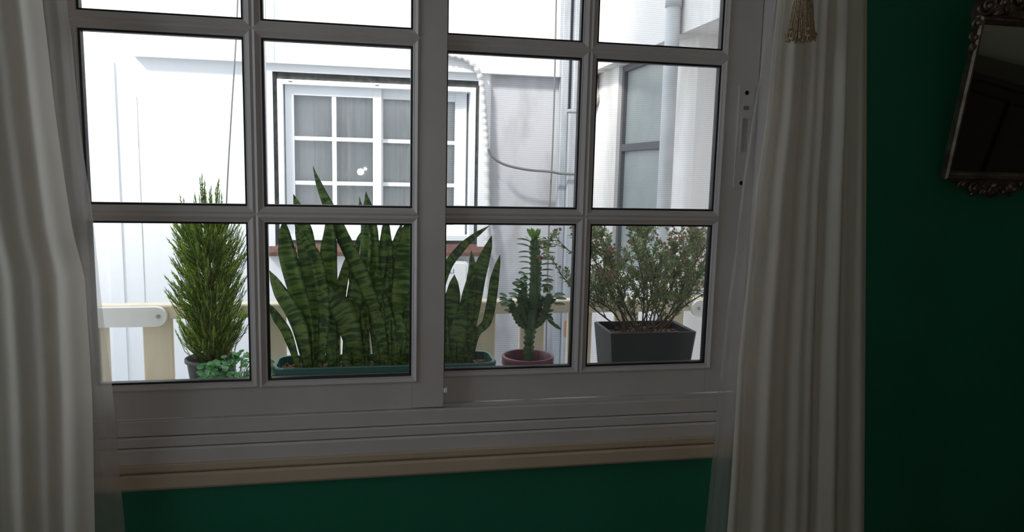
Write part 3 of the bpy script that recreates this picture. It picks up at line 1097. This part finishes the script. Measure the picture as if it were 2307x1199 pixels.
b = MB()
tw = MB()
peaks = [(cyx - .012, 1.462), (cyx + .034, 1.448), (cyx + .012, 1.425), (cyx - .03, 1.405), (cyx - .062, 1.40)]
for i in range(900):
    if i < 42:
        pk = peaks[i % 5]
        z1 = pk[1] - (i // 5) * .010
        tip = Vector((pk[0] + rnd.uniform(-.008, .008), .5 + rnd.uniform(-.02, .02), z1))
        st = Vector((lerp(cyx, tip.x, .75), .5, z1 - .07))
    else:
        z1 = .965 + .41 * (rnd.random() ** .85)
        R = conifer_radius(z1) * (1.0 if rnd.random() < .6 else rnd.uniform(.45, .95)) * rnd.uniform(.80, 1.12)
        g = rnd.uniform(0, 2 * PI)
        R *= 1 + .13 * math.sin(3 * g + 31 * z1) + .07 * math.sin(5 * g - 70 * z1)
        tip = Vector((cyx + R * math.cos(g), .5 + R * math.sin(g) * .85, z1))
        k = rnd.uniform(.25, .45)
        st = Vector((cyx + R * k * math.cos(g), .5 + R * k * math.sin(g), z1 - rnd.uniform(.045, .09)))
    rid = rnd.random() * 5
    mid = (st + tip) / 2 + (tip - st).cross(Vector((0, 0, 1))) * rnd.uniform(-.1, .1) + Vector(((tip.x - st.x) * .18, (tip.y - st.y) * .18, -.006))
    tw.tube([st, mid, tip], [.0014, .0011, .0005], 3, False)
    for j in range(30):
        t = (j + .5) / 30
        p = (1 - t) ** 2 * st + 2 * t * (1 - t) * mid + t * t * tip
        d = ((1 - t) * (mid - st) + t * (tip - mid)).normalized()
        a = Vector((rnd.gauss(0, 1), rnd.gauss(0, 1), rnd.gauss(0, .6)))
        a = (a - d * a.dot(d)).normalized()
        dd = (d * .9 + a * .5).normalized()
        needle(b, p, dd, rnd.uniform(.009, .016) * (1.1 - .35 * t), .0012, t, rid)
    needle(b, tip, (tip - mid).normalized(), .014, .0013, 1, rid)
b.build('foliage', M['cypress'], cf, kind='stuff')
tw.build('twigs', M['bark'], cf, kind='stuff')

# small round-leaved plant in front of the conifer
gx = at(538, 850, .33)
gp = empty('low_pot', (gx.x, .33, LZ), label='small dark pot under the bushy round-leaved plant', cat='pot')
MB().lathe([(0, .001), (.05, .001), (.065, .075), (.070, .077), (.070, .09), (.064, .09), (.060, .07), (.001, .072)], 24, (gx.x, .33, LZ)).build('pot_body', M['grey_pot'], gp, True)
gl = empty('leafy_plant', (gx.x, .33, LZ + .07), label='low bushy plant with small round bright green leaves', cat='plant')


def small_leaf(L, W, m, name, curl=.12, n=5):
    b = MB()
    for i in range(n + 1):
        t = i / n
        wd = W * math.sin(PI * (.06 + .90 * t)) ** .8
        z = -curl * L * t * t
        for q in (-1, 0, 1):
            b.v.append((q * wd / 2, t * L, z + abs(q) * W * .12))
            b.a.append((q, t * .02, 0))
    for i in range(n):
        for j in range(2):
            k = i * 3 + j
            b.face(k, k + 1, k + 4, k + 3)
    return b.mesh(name, m, True)


def orient(p, d, up, s=1.0):
    d = d.normalized()
    x = d.cross(up)
    x = x.normalized() if x.length > 1e-4 else Vector((1, 0, 0))
    z = x.cross(d)
    return Matrix(((x.x * s, d.x * s, z.x * s, p.x), (x.y * s, d.y * s, z.y * s, p.y), (x.z * s, d.z * s, z.z * s, p.z), (0, 0, 0, 1)))


lm = small_leaf(.0165, .0155, M['clover'], 'leaf')
rnd = random.Random(5)
st = MB()
for i in range(290):
    g = rnd.uniform(0, 2 * PI)
    e = math.asin(rnd.uniform(-.05, 1))
    rr = rnd.uniform(.75, 1.05)
    c = Vector((gx.x, .33, LZ + .075))
    dv = Vector((math.cos(g) * math.cos(e) * .112, math.sin(g) * math.cos(e) * .10, math.sin(e) * .112)) * rr
    if dv.x > 0:
        dv.x *= .92
    p = c + dv
    if i % 4 == 0:
        st.tube([c + Vector((dv.x * .2, dv.y * .2, 0)), c + dv * .6 + Vector((0, 0, .012)), p], [.0012, .001, .0006], 4, False)
    d = Vector((math.cos(g) + rnd.uniform(-.8, .8), math.sin(g) + rnd.uniform(-.8, .8), rnd.uniform(-.5, .5)))
    inst('leaf', lm, gl, orient(p, d, Vector((rnd.uniform(-.5, .5), -.5 + rnd.uniform(-.4, .4), 1)), rnd.uniform(.75, 1.35)))
st.build('stems', M['clover'], gl, kind='stuff')

# ---- succulent in the plum pot
SY = .37
pc = at(1189, 812, SY)
sx, sz = pc.x, .950
R_ = .078
pp = empty('plum_pot', (sx, SY, LZ), label='plum coloured round pot of the columnar succulent', cat='pot')
H_ = sz - LZ
MB().lathe([(0, .001), (.058, .001), (R_ - .004, H_ - .03), (R_ - .002, H_ - .028)], 36, (sx, SY, LZ)).build('pot_body', M['plum'], pp, True)
MB().lathe([(R_ - .003, H_ - .028), (R_, H_ - .026), (R_, H_ - .002), (R_ - .002, H_), (R_ - .006, H_), (R_ - .008, H_ - .002), (R_ - .010, H_ - .06)], 36, (sx, SY, LZ)).build('pot_rim', M['plum'], pp, True)
MB().lathe([(R_ - .009, H_ - .045), (R_ * .5, H_ - .038), (.001, H_ - .036)], 24, (sx, SY, LZ)).build('potting_soil', M['soil'], pp, True)
MB().tube([(sx + .022, SY - .02, sz - .045), (sx + .027, SY - .02, sz - .01), (sx + .031, SY - .02, sz + .012)], [.0022, .0018, .001], 5).build('dry_twig', M['bark'], pp)
eu = empty('columnar_succulent', (sx, SY, sz - .04), label='columnar ridged succulent with narrow leaves in the plum pot', cat='plant')


def ridged(pts, rad, ribs=4, step=.013, phase=.6):
    """ridged succulent stem: scalloped ribs along points"""
    path = smooth_path(pts, 14)
    b = MB()
    acc = 0
    nn = ribs * 4
    t0 = (path[1] - path[0]).normalized()
    a = t0.cross(Vector((0, 1, 0)))
    a = a.normalized() if a.length > .1 else Vector((1, 0, 0))
    n = len(path)
    tot = sum((path[i + 1] - path[i]).length for i in range(n - 1))
    for i, p in enumerate(path):
        if i:
            acc += (p - path[i - 1]).length
        t = (path[min(i + 1, n - 1)] - path[max(i - 1, 0)]).normalized()
        a = (a - t * a.dot(t)).normalized()
        c = t.cross(a)
        r0 = interp(rad[0], rad[1], acc / tot)
        for j in range(nn):
            g = 2 * PI * j / nn
            rib = .5 + .5 * math.cos(ribs * g)
            sc = 1 + .16 * rib * math.sin(2 * PI * acc / step)
            r = r0 * (.66 + .34 * rib ** 1.3) * sc
            b.v.append(tuple(p + (a * math.cos(g + phase) + c * math.sin(g + phase)) * r))
            b.a.append((rib, acc, 1))
    for i in range(n - 1):
        for j in range(nn):
            h = (j + 1) % nn
            b.face(i * nn + j, i * nn + h, (i + 1) * nn + h, (i + 1) * nn + j)
    b.face(*[(n - 1) * nn + j for j in range(nn)])
    return b


def zc_(p, y=SY):
    return at(980 + p[0] / 3.155, 480 + p[1] / 3.155, y)


base = zc_((676, 1010))
ridged([Vector((base.x, SY, sz - .045)), zc_((668, 950)), zc_((672, 870)), zc_((690, 760)), zc_((710, 560)), zc_((716, 380)), zc_((710, 250)), zc_((708, 170))],
       ([0, .10, .2, .3, .5, .8, .95, 1], [.0135, .016, .016, .019, .020, .0185, .016, .008]), 4, .016, .15).build('main_stem', M['succulent'], eu, True)
br = [([(655, 820), (600, 770), (560, 690), (540, 640), (530, 612)], .013, -.02, 1), ([(660, 800), (632, 720), (612, 640), (600, 575)], .014, .02, 1),
      ([(715, 810), (755, 770), (790, 690), (805, 620), (812, 572)], .014, -.02, 1), ([(700, 790), (735, 700), (750, 640), (765, 590)], .011, .03, 1),
      ([(660, 700), (640, 600), (635, 540), (640, 490)], .012, .03, 1)]
tips = []
for pts, r, dy, _ in br:
    n = len(pts)
    P3 = [zc_(p, SY + dy * i / (n - 1)) for i, p in enumerate(pts)]
    ridged(P3, ([0, .3, .85, 1], [r * .6, r, r * .95, r * .5]), 4, .012, .4).build('side_branch', M['succulent'], eu, True)
    tips.append(P3)
lw = small_leaf(.040, .0105, M['succulent_leaf'], 'leaf', .35)
lr = small_leaf(.027, .015, M['succulent_leaf'], 'leaf', .2)
lf = small_leaf(.034, .011, M['fresh_leaf'], 'leaf', .3)
rnd = random.Random(21)
UPV = Vector((0, -.5, 1))
# leaves in two combs down the main stem
for k in range(9):
    v = 205 + k * 38
    for sgn in (-1, 1):
        vv = v + (14 if sgn > 0 else 0)
        p = zc_((712 + sgn * 36, vv))
        p.y = SY - .004
        ln = interp([0, 3, 8], [1.05, .85, .62] if sgn < 0 else [1.15, 1.0, .85], k)
        d = Vector((sgn, rnd.uniform(-.5, .1), interp([0, 8], [.55, .15], k) + rnd.uniform(-.1, .1)))
        inst('leaf', lw, eu, orient(p, d, UPV, ln))
    if k % 2 == 0:
        p = zc_((712, v + 8))
        p.y = SY - .017
        inst('leaf', lw, eu, orient(p, Vector((rnd.uniform(-.6, .6), -1, .4)), UPV, .7))
for i in range(9):
    g = 2 * PI * i / 9
    p = zc_((706, 185))
    inst('leaf', lf, eu, orient(p + Vector((math.cos(g) * .004, math.sin(g) * .004, 0)), Vector((math.cos(g) * .55, math.sin(g) * .55, 1.0)), Vector((0, -1, .2)), rnd.uniform(.8, 1.1)))
for i in range(5):
    p = zc_((690 + (i - 2) * 12, 205))
    inst('leaf', lf, eu, orient(p, Vector((-.9 + i * .45, -.5, .75)), UPV, .8))
for P3 in tips:
    for i in range(15):
        t = .25 + .75 * i / 14
        k = t * (len(P3) - 1)
        i0 = min(int(k), len(P3) - 2)
        p = P3[i0].lerp(P3[i0 + 1], k - i0)
        g = rnd.uniform(0, 2 * PI)
        out = 1 if P3[-1].x > P3[0].x else -1
        d = Vector((out * rnd.uniform(-.3, 1.1), rnd.uniform(-1, .5), rnd.uniform(.0, .9)))
        inst('leaf', lr, eu, orient(p + d.normalized() * .010, d, UPV, rnd.uniform(.7, 1.2)))
for (u_, v_, dx) in ((780, 720, .6), (800, 760, .5), (830, 790, .7), (640, 430, -.4), (660, 470, -.6), (610, 500, -.7), (850, 580, .9), (860, 610, .9), (850, 650, .8), (760, 520, .8), (770, 480, .8)):
    p = zc_((u_, v_), SY - .02)
    inst('leaf', lr, eu, orient(p, Vector((dx, -.4, -.3 if v_ > 700 else .15)), UPV, 1.15))

# ---- black square planter and its bush
bx0, bx1, by0, by1, bz = 1.300, 1.572, .300, .478, 1.026
bp_ = empty('square_planter', ((bx0 + bx1) / 2, (by0 + by1) / 2, LZ), label='black square tapered planter by the right window stile', cat='planter')


def sq(b, x0, x1, y0, y1, z, c):
    return b.add((x0 + c, y0, z), (x1 - c, y0, z), (x1, y0 + c, z), (x1, y1 - c, z), (x1 - c, y1, z), (x0 + c, y1, z), (x0, y1 - c, z), (x0, y0 + c, z))


b = MB()
ks = [sq(b, bx0 + .022, bx1 - .022, by0 + .016, by1 - .016, LZ + .001, .008), sq(b, bx0, bx1, by0, by1, bz - .002, .008), sq(b, bx0 + .002, bx1 - .002, by0 + .002, by1 - .002, bz, .007),
      sq(b, bx0 + .009, bx1 - .009, by0 + .009, by1 - .009, bz, .006), sq(b, bx0 + .011, bx1 - .011, by0 + .011, by1 - .011, bz - .003, .006), sq(b, bx0 + .016, bx1 - .016, by0 + .014, by1 - .014, bz - .08, .006)]
loft(b, ks, 8)
b.face(*[ks[0] + i for i in reversed(range(8))])
b.build('planter_body', M['black_pot'], bp_)
rnd = random.Random(31)
b = MB()
nx, ny = 26, 16
for j in range(ny + 1):
    for i in range(nx + 1):
        b.v.append((lerp(bx0 + .013, bx1 - .013, i / nx), lerp(by0 + .012, by1 - .012, j / ny), bz - .030 + rnd.uniform(-.003, .006) + .010 * math.sin(PI * i / nx) * math.sin(PI * j / ny)))
for j in range(ny):
    for i in range(nx):
        k = j * (nx + 1) + i
        b.face(k, k + 1, k + nx + 2, k + nx + 1)
b.build('potting_soil', M['soil'], bp_)
b = MB()
for i in range(60):
    b.ball((rnd.gauss(1.45, .04), rnd.uniform(by0 + .02, by1 - .03), bz - .018 + rnd.uniform(0, .006)), rnd.uniform(.004, .008), rnd.uniform(.004, .008), .004, 6, 4)
b.build('bark_chips', M['soil'], bp_, kind='stuff')

bu = empty('flowering_bush', (1.44, .39, bz - .03), label='fine-leaved bush with tiny pink flowers in the black square planter', cat='plant')
stems, leaves, flow = MB(), MB(), MB()


def flat_leaf(b, p, d, up, L, W, rid):
    x = d.cross(up)
    x = x.normalized() if x.length > 1e-3 else Vector((1, 0, 0))
    k = len(b.v)
    for q in (p, p + d * L * .5 + x * W / 2, p + d * L, p + d * L * .5 - x * W / 2):
        b.v.append(tuple(q))
    for t in ((0, 0), (1, .005), (0, .01), (-1, .005)):
        b.a.append((t[0], t[1], rid))
    b.face(k, k + 1, k + 2, k + 3)


def twig(p0, p1, r0, depth, rid):
    """a bent twig with leaves; forks into finer ones"""
    L = (p1 - p0).length
    mid = (p0 + p1) / 2 + Vector((rnd.gauss(0, .07), rnd.gauss(0, .07), rnd.gauss(.02, .04))) * L
    pts = smooth_path([p0, mid, p1], 4)
    stems.tube(pts, [lerp(r0, r0 * .45, i / (len(pts) - 1)) for i in range(len(pts))], 5, False)
    if depth > 0:
        nk = 8 if depth == 2 else 4
        for i in range(nk):
            t = rnd.uniform(.18, 1.0) if depth == 2 else rnd.uniform(.3, 1)
            k = t * (len(pts) - 1)
            i0 = min(int(k), len(pts) - 2)
            q = pts[i0].lerp(pts[i0 + 1], k - i0)
            d = (p1 - p0).normalized() * .8 + Vector((rnd.gauss(0, .45), rnd.gauss(0, .45), abs(rnd.gauss(.35, .3))))
            ln = (.105 if depth == 2 else .050) * rnd.uniform(.6, 1.15)
            e = q + d.normalized() * ln
            top = interp([1.08, 1.16, 1.30, 1.44, 1.56, 1.66, 1.72], [1.27, 1.355, 1.365, 1.36, 1.35, 1.34, 1.26], e.x)
            if e.z > top:
                e.z = top - rnd.uniform(0, .02)
            twig(q, e, r0 * .45, depth - 1, rid)
    nl = {2: 16, 1: 14, 0: 15}[depth]
    for i in range(nl):
        t = rnd.uniform(.22 if depth == 2 else .1, 1.0)
        k = t * (len(pts) - 1)
        i0 = min(int(k), len(pts) - 2)
        q = pts[i0].lerp(pts[i0 + 1], k - i0)
        d = (pts[i0 + 1] - pts[i0]).normalized()
        a = Vector((rnd.gauss(0, 1), rnd.gauss(0, 1), rnd.gauss(0, 1)))
        a = (a - d * a.dot(d)).normalized()
        flat_leaf(leaves, q, (d * .7 + a * .8).normalized(), Vector((rnd.gauss(0, .5), -.6, rnd.gauss(.4, .5))), rnd.uniform(.011, .019), rnd.uniform(.0038, .0058), rnd.random() * 8)
    if depth == 0 and p1.z > 1.18 and rnd.random() < .36:
        for i in range(rnd.randint(1, 4)):
            c = p1 + Vector((rnd.gauss(0, .006), rnd.gauss(0, .006), rnd.gauss(.002, .005)))
            for j in range(5):
                g = 2 * PI * j / 5 + i
                d = Vector((math.cos(g), -.35, math.sin(g))).normalized()
                flat_leaf(flow, c, d, Vector((0, -1, 0)), .0052, .0042, 0)


fan = [(1.13, 1.24), (1.16, 1.31), (1.20, 1.17), (1.24, 1.30), (1.29, 1.33), (1.30, 1.20), (1.35, 1.34), (1.39, 1.34), (1.42, 1.27), (1.45, 1.34), (1.49, 1.33), (1.53, 1.30), (1.57, 1.33), (1.60, 1.25), (1.63, 1.32), (1.67, 1.22), (1.33, 1.26), (1.48, 1.22), (1.55, 1.20), (1.26, 1.20)]
for i, (tx_, tz_) in enumerate(fan):
    t = (tx_ - 1.13) / .54
    p0 = Vector((1.385 + .11 * t + rnd.uniform(-.012, .012), .39 + rnd.uniform(-.035, .035), bz - .032))
    p1 = Vector((tx_, .39 + rnd.uniform(-.12, .10), tz_ - .03))
    twig(p0, p1, .0029, 2, i)
stems.build('stems', M['bark'], bu, kind='stuff')
leaves.build('foliage', M['bush'], bu, kind='stuff')
flow.build('flowers', M['pink'], bu, kind='stuff')


# ------------------------------------------------------------------ curtains
def edge(pts, y):
    """x as a function of z along photograph points at depth y"""
    q = sorted([(at(u, v, y).z, at(u, v, y).x) for u, v in pts])
    return [a for a, _ in q], [c for _, c in q]


def cloth(parent, name, m, el, er, y0, amp, folds, seed, zt=2.5, zb_=0.02, nz=90, nx=150, bulge=0.0, sharp=1.0):
    rnd = random.Random(seed)
    ph = [rnd.uniform(0, 6.28) for _ in range(8)]
    b = MB()
    for j in range(nz + 1):
        z = lerp(zt, zb_, j / nz)
        xa, xb_ = interp(*el, z), interp(*er, z)
        for i in range(nx + 1):
            s = i / nx
            q = 2 * PI * folds * (s + .018 * math.sin(2 * PI * 1.3 * s + ph[0]) + .010 * math.sin(z * 2.1 + ph[1]))
            wv = math.sin(q + ph[2])
            wv = math.copysign(abs(wv) ** sharp, wv)
            am = amp * (.65 + .35 * math.sin(2 * PI * 1.9 * s + ph[3])) * (.8 + .2 * math.sin(z * 1.7 + s * 4 + ph[4]))
            y = y0 + am * wv + .16 * amp * math.sin(2.3 * q + ph[5] + z * .8) + bulge * math.sin(PI * s)
            x = lerp(xa, xb_, s) + .25 * am * math.cos(q + ph[2])
            b.v.append((x, y, z))
    for j in range(nz):
        for i in range(nx):
            k = j * (nx + 1) + i
            b.face(k, k + nx + 1, k + nx + 2, k + 1)
    return b.build(name, m, parent, True)


CYL = -.105
cl = empty('window_curtain', (-.2, CYL, 0), label='cream sheer curtain left of the window, brightest along its inner fold', cat='curtain')
far_l = ([0, 3], [-.62, -.62])
cloth(cl, 'drape', M['drape'], far_l, edge([(100, 0), (112, 100), (128, 250), (148, 400), (166, 520), (192, 620), (203, 800), (208, 900), (213, 1199)], CYL), CYL, .026, 6.5, 4)
cloth(cl, 'sheer_border', M['sheer'], ([0, 3], [-.06, -.06]), edge([(148, 0), (161, 90), (170, 200), (184, 330), (199, 430), (207, 480), (215, 560), (227, 680), (239, 780), (251, 870), (261, 960), (269, 1080), (281, 1199)], CYL + .035), CYL + .04, .010, 1.6, 9)
cr = empty('window_curtain', (1.7, CYL, 0), label='grey-lit sheer curtain right of the window, hung behind a tassel', cat='curtain')
CYR = -.11
right_r = edge([(1952, 0), (1951, 400), (1948, 800), (1944, 1199)], CYR)
cloth(cr, 'drape', M['drape'], edge([(1748, 0), (1737, 100), (1722, 270), (1700, 420), (1688, 560), (1672, 700), (1660, 820), (1652, 960), (1645, 1080), (1636, 1199)], CYR), right_r, CYR, .018, 4.2, 14)
cloth(cr, 'sheer_border', M['sheer'], edge([(1744, 0), (1716, 130), (1692, 270), (1670, 420), (1655, 560), (1636, 700), (1622, 820), (1611, 960), (1600, 1080), (1588, 1199)], CYR + .04), ([0, 3], [1.72, 1.72]), CYR + .045, .012, 4.2, 23)

# tassel on the right curtain
ty = -.17
tc_ = at(1806, 40, ty)
zb0 = at(1806, 92, ty).z
ta = empty('curtain_tassel', (tc_.x, ty, zb0), label='tan thread tassel hanging in front of the right curtain', cat='tassel')
rnd = random.Random(3)
b = MB()
for ring in range(4):
    for i in range(14 + ring * 9):
        n = 14 + ring * 9
        g = 2 * PI * (i + rnd.random() * .5) / n
        rt, rb = .004 + .0035 * ring, .008 + .0085 * ring
        zt_ = zb0 + .125
        pts = []
        for k in range(5):
            t = k / 4
            r = lerp(rt, rb, t ** 1.2) + rnd.uniform(-.0012, .0012)
            pts.append((tc_.x + r * math.cos(g + .1 * t), ty + r * math.sin(g + .1 * t) * .85, lerp(zt_, zb0 + rnd.uniform(-.004, .006), t)))
        b.tube(pts, .0013, 4, False)
b.build('fringe', M['tassel'], ta, kind='stuff')
b = MB()
for i in range(46):
    g = rnd.uniform(0, 2 * PI)
    r = .033 + rnd.uniform(-.003, .002)
    b.ball((tc_.x + r * math.cos(g), ty + r * .85 * math.sin(g), zb0 + rnd.uniform(.0, .022)), .0042, n=6, m=4)
b.build('knotted_hem', M['tassel'], ta, kind='stuff')
MB().lathe([(.001, .125), (.017, .125), (.020, .135), (.016, .145), (.021, .16), (.022, .18), (.014, .197), (.006, .203), (.001, .205)], 16, (tc_.x, ty, zb0)).build('knob', M['tassel'], ta, True)
b = MB()
b.tube(smooth_path([(tc_.x, ty, zb0 + .2), (tc_.x + .005, ty + .003, zb0 + .26), (tc_.x + .06, ty + .04, zb0 + .30), (1.80, -.075, zb0 + .33), (1.86, WY - .002, zb0 + .34)]), .004, 8)
b.build('cord', M['tassel'], ta, True)

# ------------------------------------------------------------------ mirror on the right
MT = math.radians(9.3)
MW, MH = .31, .405
mx0, mz0 = 2.225, 1.503
mr = empty('wall_mirror', (0, 0, 0), label='tilted mirror in an ornate antique silver frame on the green wall', cat='mirror')
# local frame: x right, y out of the wall (towards the room is -y), z up; base at the lower rail
mr.matrix_basis = Matrix.Translation((mx0, WY - .012, mz0)) @ Matrix.Rotation(MT, 4, 'X')


def mbuild(b, name, m, smooth=False):
    o = bpy.data.objects.new(name, b.mesh(name, m, smooth))
    COL.objects.link(o)
    o.parent = mr
    return o


def moulding(b, p0, p1, inward):
    """frame rail of a stepped profile from p0 to p1 (x, z), mitred at both ends; inward = unit (x, z) to the glass"""
    prof = [(0, 0), (0, -.018), (.004, -.024), (.009, -.024), (.012, -.018), (.016, -.016), (.020, -.010), (.020, 0)]
    d = Vector((p1[0] - p0[0], p1[1] - p0[1]))
    d.normalize()
    n = len(prof)
    a = b.add(*[(p0[0] + inward[0] * q + d.x * q, y, p0[1] + inward[1] * q + d.y * q) for q, y in prof])
    c = b.add(*[(p1[0] + inward[0] * q - d.x * q, y, p1[1] + inward[1] * q - d.y * q) for q, y in prof])
    for i in range(n):
        j = (i + 1) % n
        b.face(a + i, a + j, c + j, c + i)
    return b


hw = MW / 2
mbuild(moulding(MB(), (-hw, 0), (-hw, MH), (1, 0)), 'side_rail', M['silver'])
mbuild(moulding(MB(), (hw, 0), (hw, MH), (-1, 0)), 'side_rail', M['silver'])
mbuild(moulding(MB(), (-hw, 0), (hw, 0), (0, 1)), 'bottom_rail', M['silver'])
mbuild(moulding(MB(), (-hw, MH), (hw, MH), (0, -1)), 'top_rail', M['silver'])
mbuild(MB().box(-hw + .017, hw - .017, -.009, -.005, .017, MH - .017), 'mirror_glass', M['mirror'])
mbuild(MB().box(-hw + .004, hw - .004, -.004, .004, .004, MH - .004), 'backing_board', M['darkwood'])


def scroll(b, cx, cz, r, turns, sgn, a0, th, y=-.012):
    pts, rs = [], []
    n = int(turns * 14)
    for i in range(n + 1):
        t = i / n
        a = a0 + sgn * 2 * PI * turns * t
        rr = r * (1 - .82 * t)
        pts.append((cx + rr * math.cos(a), y - .010 * t, cz + rr * math.sin(a)))
        rs.append(th * (1 - .35 * t))
    b.tube(pts, rs, 7)
    b.ball((cx, y - .011, cz), th * 1.35, n=8, m=5)


def leafy(b, x, z, ang, L, W, y=-.012):
    d = Vector((math.cos(ang), math.sin(ang)))
    s = Vector((-d.y, d.x))
    for k in range(5):
        o = (k - 2) / 2
        tip = Vector((x, z)) + d * L * (1 - .25 * abs(o)) + s * W * o
        b.tube([(x, y, z), (x + (tip.x - x) * .5 + s.x * W * o * .2, y - .008, z + (tip.y - z) * .5 + s.y * W * o * .2), (tip.x, y - .002, tip.y)], [.004, .0055, .002], 6)


# lower apron: shaped plate with carved scrolls
b = MB()
out = []
for i in range(25):
    t = i / 24
    x_ = lerp(-hw + .012, hw - .012, t)
    d_ = interp([0, .1, .25, .4, .5, .6, .75, .9, 1], [.002, .010, .030, .042, .050, .042, .030, .010, .002], t)
    out.append((x_, -d_))
plate(b, [(hw - .012, .002)] + [(-hw + .012, .002)] + out, -.012, .0)
mbuild(b, 'apron_plate', M['silver'])
b = MB()
for s in (-1, 1):
    scroll(b, s * .100, -.012, .016, 1.3, s, PI / 2, .0045)
    scroll(b, s * .062, -.022, .018, 1.4, -s, -PI / 2, .005)
    scroll(b, s * .030, -.030, .013, 1.3, s, PI / 2, .0045)
    leafy(b, s * .045, -.012, -PI / 2 + s * .5, .026, .012)
leafy(b, 0, -.012, -PI / 2, .036, .016)
b.ball((0, -.018, -.014), .009, n=10, m=6)
mbuild(b, 'carved_apron', M['silver'], True)
# crest
b = MB()
crest = []
for i in range(31):
    t = i / 30
    x_ = lerp(-hw - .015, hw + .015, t)
    crest.append((x_, MH + interp([0, .08, .2, .35, .5, .65, .8, .92, 1], [.02, .045, .060, .095, .135, .095, .060, .045, .02], t)))
plate(b, [(-hw - .008, MH - .015), (hw + .008, MH - .015)] + crest[::-1], -.008, .004)
mbuild(b, 'crest_plate', M['silver'])
b = MB()
for s in (-1, 1):
    scroll(b, s * .142, MH + .022, .022, 1.5, -s, PI, .006)
    scroll(b, s * .100, MH + .034, .024, 1.5, s, -PI / 2, .006)
    scroll(b, s * .056, MH + .040, .024, 1.5, -s, PI / 2, .006)
    scroll(b, s * .066, MH + .082, .022, 1.4, s, 0, .0055)
    leafy(b, s * .120, MH + .004, PI / 2 + s * .6, .04, .018)
    leafy(b, s * .030, MH + .020, PI / 2 - s * .2, .06, .02)
    leafy(b, s * .078, MH + .006, PI / 2, .034, .016)
    # ears that run down outside the side rails
    scroll(b, s * (hw + .008), MH - .018, .017, 1.4, s, PI / 2, .0055)
    scroll(b, s * (hw + .006), MH - .052, .011, 1.2, -s, PI / 2, .0045)
    leafy(b, s * (hw + .006), MH - .062, -PI / 2, .030, .007)
leafy(b, 0, MH + .03, PI / 2, .09, .03)
b.ball((0, -.02, MH + .035), .014, n=10, m=6)
mbuild(b, 'carved_crest', M['silver'], True)

# ------------------------------------------------------------------ room furniture seen dimly in the mirror
cb = empty('dark_cupboard', (3.45, -1.4, 0), label='dark wooden cupboard seen only in the wall mirror', cat='cupboard')
MB().box(3.22, 3.68, -2.1, -.5, .06, 1.55, .008).build('carcass', M['darkwood'], cb)
MB().box(3.19, 3.69, -2.14, -.46, 1.55, 1.58, .006).build('top_board', M['darkwood'], cb)
for yy in (-2.08, -1.56, -1.04):
    d = MB().box(3.203, 3.22, yy, yy + .49, .12, 1.50, .004).build('door', M['darkwood'], cb)
    MB().tube([(3.203, yy + .36, .55), (3.18, yy + .36, .55)], .012, 10).build('knob', M['steel'], d)
for (xx, yy) in ((3.25, -2.07), (3.65, -2.07), (3.25, -.53), (3.65, -.53)):
    MB().box(xx - .025, xx + .025, yy - .025, yy + .025, 0, .06).build('foot', M['darkwood'], cb)
